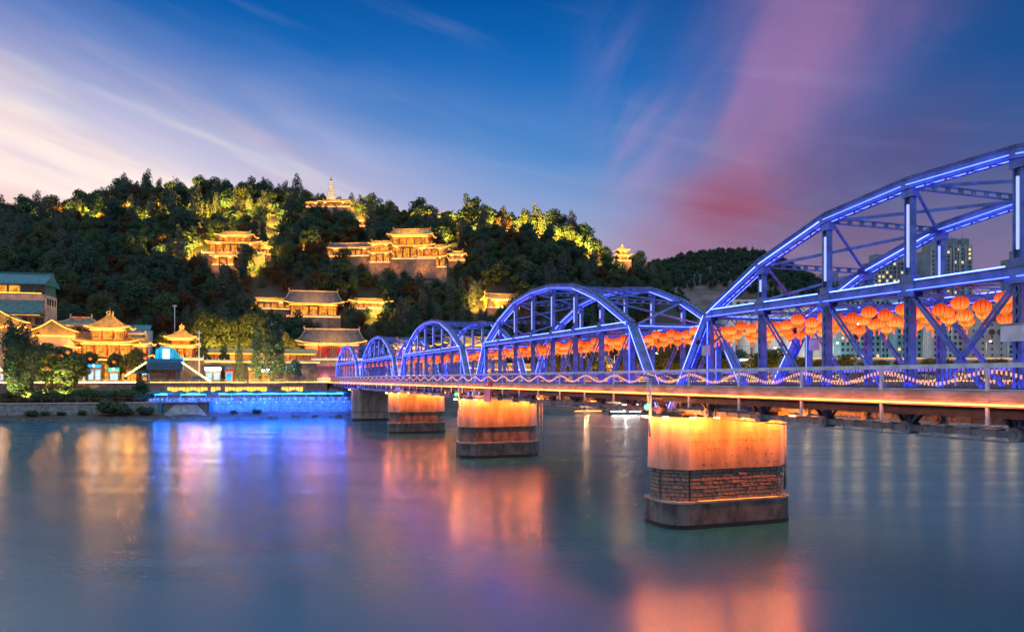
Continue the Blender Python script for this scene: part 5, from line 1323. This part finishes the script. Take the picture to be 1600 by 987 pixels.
def blocked(x, y, extra=.5):
    front = 0
    for ex, ey, r in EXC:
        if ey > 395: extra = 5.0
        dx = x - ex * (y / ey)                                       # along the sight line a hall keeps its front clear
        if abs(dx) < r and -min(r, 10) * .55 - extra < y - ey < 8: return 1
        if abs(dx) < r and -min(r, 10) * .55 - extra - 5 < y - ey < 8: front = 2
    for p, q, w_ in FLP:
        if (x - q.x) ** 2 + (y - q.y + 1.0) ** 2 < 14: return 1
    return front
pts = []
sp = 4.6
yy = 236.0
while yy < 470:
    xx = -330.0
    while xx < 190:
        x = xx + rnd.uniform(-2.3, 2.3); y = yy + rnd.uniform(-2.3, 2.3); px = 800 + FOC * x / y
        if -40 < px < 1190:
            F = foot(px); Rd = interp(RIDGE, px, 2); v = (y - F) / (Rd - F)
            if -.10 < v < 1.10 and (bl := blocked(x, y)) != 1 and not (px > 1030 and rnd.random() < .55) and not (px > 1020 and v < .6):
                nz = mnoise.noise(Vector((x * .02, y * .02, 1))); u = rnd.random()
                k = 0 if u < .26 else 1 if u < .52 else 2 if u < .74 else 3 if u < .77 else 4 if u < .88 else 5
                if nz > .25 and u > .5: k = 4
                if nz < -.25 and u > .55: k = 5
                if v < 0 and k == 5: k = 1
                if 165 < px < 215 and 440 < HOR - (hill_z(x, y) - CAMZ) / y * FOC < 462: pass
                else: pts.append((x, y, max(hill_z(x, y), UZ) - .3, rnd.uniform(.70, 1.25) * (.68 if bl == 2 else 1.55 if rnd.random() < .22 else 1.1), rnd.uniform(0, 6.28), k))
        xx += sp
    yy += sp
forest('hillside_forest', 'mixed dark green wood covering the hill', pts)
pts = []
yy = 560.0
while yy < 930:
    xx = 60.0
    while xx < 640:
        x = xx + rnd.uniform(-3, 3); y = yy + rnd.uniform(-3, 3); px = 800 + FOC * x / y
        if 960 < px < 1640:
            Rd = interp(RIDGE2, px, 2); v = (y - 560) / (Rd - 560)
            nn = mnoise.noise(Vector((x * .015, y * .015, 4)))
            bare = (.20 < v + nn * .10 < .56 and 1020 < px < 1420) or (v < .2 and rnd.random() < .5)
            if .02 < v < 1.05 and (not bare or rnd.random() < .05): pts.append((x, y, hill2_z(x, y) - .4, rnd.uniform(.9, 1.6), rnd.uniform(0, 6.28), rnd.choice((0, 1, 1, 2, 2, 3))))
        xx += 7.0
    yy += 7.0
forest('far_forest', 'dark wood on the distant hill', pts)
hp = hill_hit(45, 347); tree('ridge_pine', 'lone layered pine standing above the skyline at the left', 'tree', 'conifer0', hp + Vector((0, 6, 0)), 13, None, 1.0)
# floodlights among the trees of the hill
FLP.sort(key=lambda f: f[1].x / f[1].y)
for i, (p, q, pw) in enumerate(FLP):
    q.z = max(q.z, hill_z(q.x, q.y) + 1.4)
    e = thing('flood_lamp', 'small floodlight among the hillside trees, %s from the left' % nth(i), 'floodlight', q + Vector((0, -.3, -.6)), 0, 'floodlights among the hillside trees')
    MB().box((0, 0, 0), (.5, .3, .4)).build('housing', 'black', e); MB().box((0, .17, .02), (.42, .03, .3)).build('lens', 'lamp_gold', e); MB().tube([(0, 0, -1.2), (0, 0, -.2)], .05, 5).build('post', 'black', e)
    lamp('flood_light', tuple(q), (1.0, .56, .06), pw * 17.0, .4, spot=160, aim=tuple(p + Vector((0, 3, 4))))
# ------------------------------------------------------------------ right bank: silos, flats, towers, road
for i in range(8):
    px = 1138 + i * 23.3; p = at(px, HOR, 430); e = thing('grain_silo', 'pale concrete grain silo, %s from the left in the row behind the lanterns' % NW[i], 'silo', (p.x, p.y, 8), 0, 'row of grain silos')
    MB().lathe([(4.0, 0), (4.0, 41), (3.6, 42.2)], 24).build('shell', 'silo', e); MB().lathe([(4.1, 40.2), (4.1, 40.9)], 24).build('rim', 'silo', e)
    for z in (10, 20, 30): MB().lathe([(4.05, z), (4.05, z + .25)], 24).build('hoop', 'tower_trim', e)
e = thing('silo_gallery', 'flat conveyor house running over the silo tops', 'building', at(1222, HOR, 432) + Vector((0, 0, 40.2 - CAMZ + 2)), 0)
MB().span((-33, -3, 8.2), (33, 3, 12)).build('wall', 'silo', e)
for i in range(14): MB().span((-31 + i * 4.5, -3.08, 9.2), (-29 + i * 4.5, -3.01, 10.8)).build('window', 'glass_dark', e)
e = thing('filling_station', 'low canopy with white strip lights in front of the silos', 'canopy', at(1195, HOR, 372) + Vector((0, 0, 8 - CAMZ)), 0)
for x0, x1 in ((-13, -6), (-2, 12)):
    MB().span((x0, -3, 11.2), (x1, 3, 11.8)).build('roof', 'white_paint', e); MB().span((x0 + .3, -3.1, 10.9), (x1 - .3, -2.6, 11.18)).build('light_strip', 'lamp_white', e)
    for x in (x0 + 1, x1 - 1): MB().tube([(x, 0, 0), (x, 0, 11.2)], .25, 8).build('column', 'white_paint', e)
    lamp('canopy_lamp', ((x0 + x1) / 2, -3, 9.5), (.8, .95, 1.0), 6000, .5, e)

for px in (1130, 1180, 1230, 1285):  # lamps added to make the silos paler
    p = at(px, HOR, 396); e = thing('silo_fill', 'added fill lamp on a short pole lighting the silos, %s from the left' % NW[(px - 1130) // 50], 'floodlight', (p.x, p.y, 8.5), 0, 'added fill lamps before the silos')
    MB().tube([(0, 0, 0), (0, 0, 4)], .08, 6).build('pole', 'steel_grey', e); MB().box((0, 0, 4.2), (.7, .4, .5)).build('housing', 'black', e); lamp('silo_fill_light', (0, .6, 4.4), (1.0, .90, .80), 9000, .4, e)
def block(name, lab, px0, px1, Y, floors, fh, m, cols, z0=8.0, rz=0.0, litp=.06, d=14, cat='apartment block', ww=.5, wh=.5, bands=None, group=None, topm=None):
    a, b = at(px0, HOR, Y), at(px1, HOR, Y); w = (b - a).length; e = thing(name, lab, cat, ((a.x + b.x) / 2, Y, z0), rz, group); H_ = floors * fh
    MB().span((-w / 2, 0, 0), (w / 2, d, H_)).build('wall', m, e); MB().span((-w / 2 - .2, -.2, H_), (w / 2 + .2, d + .2, H_ + .7)).build('parapet', topm or 'tower_trim', e)
    cw = w / cols; dm = MB().box((0, 0, 0), (cw * ww, .12, fh * wh)).mesh('window', 'glass_dark'); lm = MB().box((0, 0, 0), (cw * ww, .12, fh * wh)).mesh('window', 'window_warm')
    sm_ = MB().box((0, -.1, 0), (cw * ww * 1.12, .2, .16)).mesh('sill', 'tower_trim')
    for f in range(floors):
        for c in range(cols):
            x = -w / 2 + cw * (c + .5); z = fh * (f + .55); o = ob('window', lm if rnd.random() < litp else dm, e, (x, -.02, z))
            if cols * floors < 160: ob('sill', sm_, o, (0, 0, -fh * wh / 2 - .08))
    if bands:
        for f in range(1, floors + 1): MB().span((-w / 2, -.14, fh * f - .15), (w / 2, 0, fh * f + .12)).build('floor_band', bands, e)
    MB().span((-w * .2, d * .3, H_ + .7), (w * .05, d * .7, H_ + 3.2)).build('stair_head', m, e)
    return e
block('apartment_block', 'long teal apartment block with small windows behind the lanterns', 1312, 1400, 405, 14, 3.1, 'flat_teal', 11, 8, R(3), .05)
block('apartment_block', 'second teal apartment block, nearer and to the right of the long one', 1402, 1455, 395, 14, 3.1, 'flat_teal', 7, 8, R(-3), .04)
block('apartment_block', 'pale banded apartment block in the middle of the right bank', 1458, 1512, 385, 14, 3.0, 'flat_pale', 7, 8, 0, .04, bands='trim_white')
e = block('apartment_block', 'broad tan commercial block with round windows at the right', 1514, 1572, 380, 13, 3.0, 'flat_tan', 4, 8, 0, .02, ww=.2, wh=.3, bands='flat_pale')
for x in (4.2, 8.2): MB().tube([(x - 2, -.25, 25), (x - 2, -.02, 25)], 1.5, 20).build('round_window', 'wood_dark', e)
MB().span((-1, -.3, 30.2), (8.6, -.1, 32.6)).build('sign_board', 'sign_red', e)
block('apartment_block', 'dark apartment block at the right edge', 1576, 1640, 420, 12, 3.0, 'flat_teal', 8, 8, 0, .05)
def tower(lab, px0, px1, py_top, Y, cols, litp):
    H_ = CAMZ + (HOR - py_top) / FOC * Y - 8; e = block('tower_block', lab, px0, px1, Y, int(H_ / 4.2), 4.2, 'tower_wall', cols, 8, R(6), litp, 22, 'tower block', .55, .55, None, 'residential towers')
    w = (px1 - px0) / FOC * Y
    for q in (-.5, -.17, .17, .5): MB().span((w * q - .9, -.6, 0), (w * q + .9, 0, H_ + 1.5)).build('pier_rib', 'tower_trim', e)
    for q in (-.3, .32): MB().span((w * q - 4, 4, H_), (w * q + 4, 14, H_ + 8)).build('roof_house', 'tower_wall', e); MB().tube([(w * q, 8, H_ + 8), (w * q, 8, H_ + 15)], .3, 5).build('antenna', 'tower_trim', e)
tower('broad residential tower seen through the nearest truss, left of the pair', 1364, 1420, 409, 760, 9, .30)
tower('left half of the tallest residential tower pair at the right', 1454, 1486, 389, 740, 5, .22)
tower('tall residential tower right of the other towers', 1489, 1519, 384, 750, 5, .25)
tower('low dark tower between the taller towers', 1424, 1450, 420, 900, 5, .03)
tower('lower residential tower left of the broad tower', 1318, 1350, 442, 880, 6, .15)
tower('far tower cut by the right edge of the frame', 1585, 1640, 402, 820, 6, .15)
tower('grey slab tower at the right end of the far hill', 1290, 1312, 436, 900, 4, .03)

# raised road along the right bank
e = thing('riverside_viaduct', 'raised road with pale parapet crossing in front of the apartment blocks', 'viaduct', at(1420, HOR, 345) + Vector((0, 0, 8 - CAMZ)), R(3))
MB().span((-75, -4, 9.2), (120, 4, 10.2)).build('roadway', 'concrete', e); MB().span((-75, -4.2, 10.2), (120, -3.9, 11.4)).build('parapet', 'silo', e)
for i in range(9): MB().span((-66 + i * 21, -1.2, 0), (-63.6 + i * 21, 1.2, 9.2)).build('pillar', 'concrete', e)
MB().span((-75, -4.32, 10.9), (120, -4.22, 11.0)).build('led_strip', 'led_amber', e)
e = thing('lattice_pylon', 'white lattice pylon standing before the pale apartment block', 'pylon', at(1448, HOR, 330) + Vector((0, 0, 8 - CAMZ)), 0)
for sx in (-1, 1):
    for sy in (-1, 1): MB().beam((sx * 1.6, sy * 1.6, 0), (sx * .5, sy * .5, 25), .25, .25).build('leg', 'white_paint', e)
for i in range(8):
    z = i * 3.1; a = 1.6 - 1.1 * z / 25; b = 1.6 - 1.1 * (z + 3.1) / 25; MB().beam((-a, -a, z), (b, -b, z + 3.1), .18, .18).build('brace', 'white_paint', e); MB().beam((a, -a, z), (-b, -b, z + 3.1), .18, .18).build('brace', 'white_paint', e)

# street lamps
def street_lamp(px, Y, z0, h, lab, col='lamp_gold', pw=500, c=(1.0, .66, .25)):
    p = at(px, HOR, Y); e = thing('street_lamp', lab, 'street lamp', (p.x, p.y, z0), 0, 'street lamps on the right bank')
    MB().tube([(0, 0, 0), (0, 0, h)], [.16, .09], 6).build('pole', 'white_paint', e); MB().tube([(0, 0, h), (.7, -.2, h + .35), (1.5, -.4, h + .4)], .06, 5).build('arm', 'white_paint', e)
    MB().lathe([(.1, -.22), (.42, -.1), (.42, .1), (.1, .25)], 10, c=(1.6, -.4, h + .25)).build('lamp_head', col, e)
    lamp('street_light', (1.6, -.5, h - .3), c, pw, .3, e)
for i, (px, Y, z, h) in enumerate(((1334, 335, 18, 15.5), (1378, 340, 18, 10), (1420, 335, 18, 8), (1487, 335, 18, 14.5), (1541, 335, 18, 8), (1302, 330, 8, 17), (1205, 330, 8, 15), (1100, 300, 8, 13), (1140, 320, 8, 12), (1020, 280, 8, 11), (960, 270, 8, 10), (905, 262, 8, 9), (1060, 285, 8, 9), (1255, 330, 8, 14), (870, 255, 8, 9), (1575, 335, 18, 9))):
    street_lamp(px, Y, z, h, ['street lamp on the raised road before the teal flats', 'low street lamp beside the long teal block', 'short lamp by the second teal block', 'tall street lamp before the tan commercial block', 'short lamp in front of the commercial block', 'street lamp right of the silos', 'street lamp before the silos',
        'street lamp left of the silos', 'street lamp at the first silo', 'street lamp behind the second truss end post', 'street lamp behind the second span, middle', 'street lamp behind the second span, left', 'street lamp between second and nearest span', 'street lamp before the last silo', 'lamp at the end of the golden hall', 'lamp at the right edge of the raised road'][i],
        'lamp_gold' if i % 3 else 'lamp_white', 700 if i % 3 else 900)
# lit street trees and bushes on the right bank
for i, px in enumerate(range(848, 1600, 24)):
    t = 36 if px < 1250 else 44; p = bp(px + rnd.uniform(-6, 6), t, UZ); h = rnd.choice((7.5, 8.5, 9.5, 10.5)) + (2.5 if px in (1064, 1208, 872) else 0)
    tree('street_tree', 'golden lit tree by the right bank road, %s from the left' % (NW[i] if i < 17 else NW[i - 17] + ' counted past the silos'), 'tree', 'gold%d' % (i % 2), p, h, 'lit trees along the right bank road', 1.15)
    lamp('tree_lamp', tuple(p + Vector((2, -7, 2.5))), (1.0, .50, .08), 2200, .3, spot=130, aim=tuple(p + Vector((0, 1, 5))))
e = thing('road_railing', 'guard rail with a golden light line along the right bank road', 'railing', bk(0, 31, UZ), KA)
MB().span((12, -.1, 1.0), (420, .1, 1.2)).build('rail', 'trim_white', e); MB().span((12, -.2, .5), (420, -.12, .62)).build('led_strip', 'led_gold', e)
pm = MB().box((0, 0, .5), (.14, .14, 1.0)).mesh('post', 'trim_white')
for i in range(60): ob('post', pm, e, (14 + i * 4, 0, 0))
# houses and green netting on the slope behind the second arch
e = thing('hillside_house', 'small pale flat-roofed house on the slope behind the second arch', 'house', hill_hit(985, 492), R(15))
MB().span((-4, -3, -3), (4, 3, 4.2)).build('wall', 'flat_pale', e); MB().span((-4.4, -3.4, 4.2), (4.4, 3.4, 4.6)).build('roof', 'tower_trim', e)
for i in range(3): MB().span((-3 + i * 2.2, -3.08, 1.4), (-1.7 + i * 2.2, -3.01, 3)).build('window', 'glass_dark', e)
e = thing('hillside_house', 'long pinkish low house on the slope behind the second arch', 'house', hill_hit(958, 505), R(12))
MB().span((-6, -3, -3), (6, 3, 3.2)).build('wall', 'plaster', e); MB().span((-6.4, -3.4, 3.2), (6.4, 3.4, 3.5)).build('roof', 'tower_trim', e)
for i in range(4): MB().span((-5 + i * 2.7, -3.08, 1.0), (-3.6 + i * 2.7, -3.01, 2.3)).build('window', 'glass_dark', e)
e = thing('hillside_pavilion', 'tiny dark pavilion on the crest of the far hill', 'pavilion', at(1124, 402, 850), 0)
MB().span((-4, -4, -6), (4, 4, 3)).build('wall', 'flat_pale', e); mb, ev, hp_ = roof_mesh(13, 13, 5, .5, 1.2); mb.build('roof', ['roof_grey', 'roof_grey'], e, (0, 0, 3))
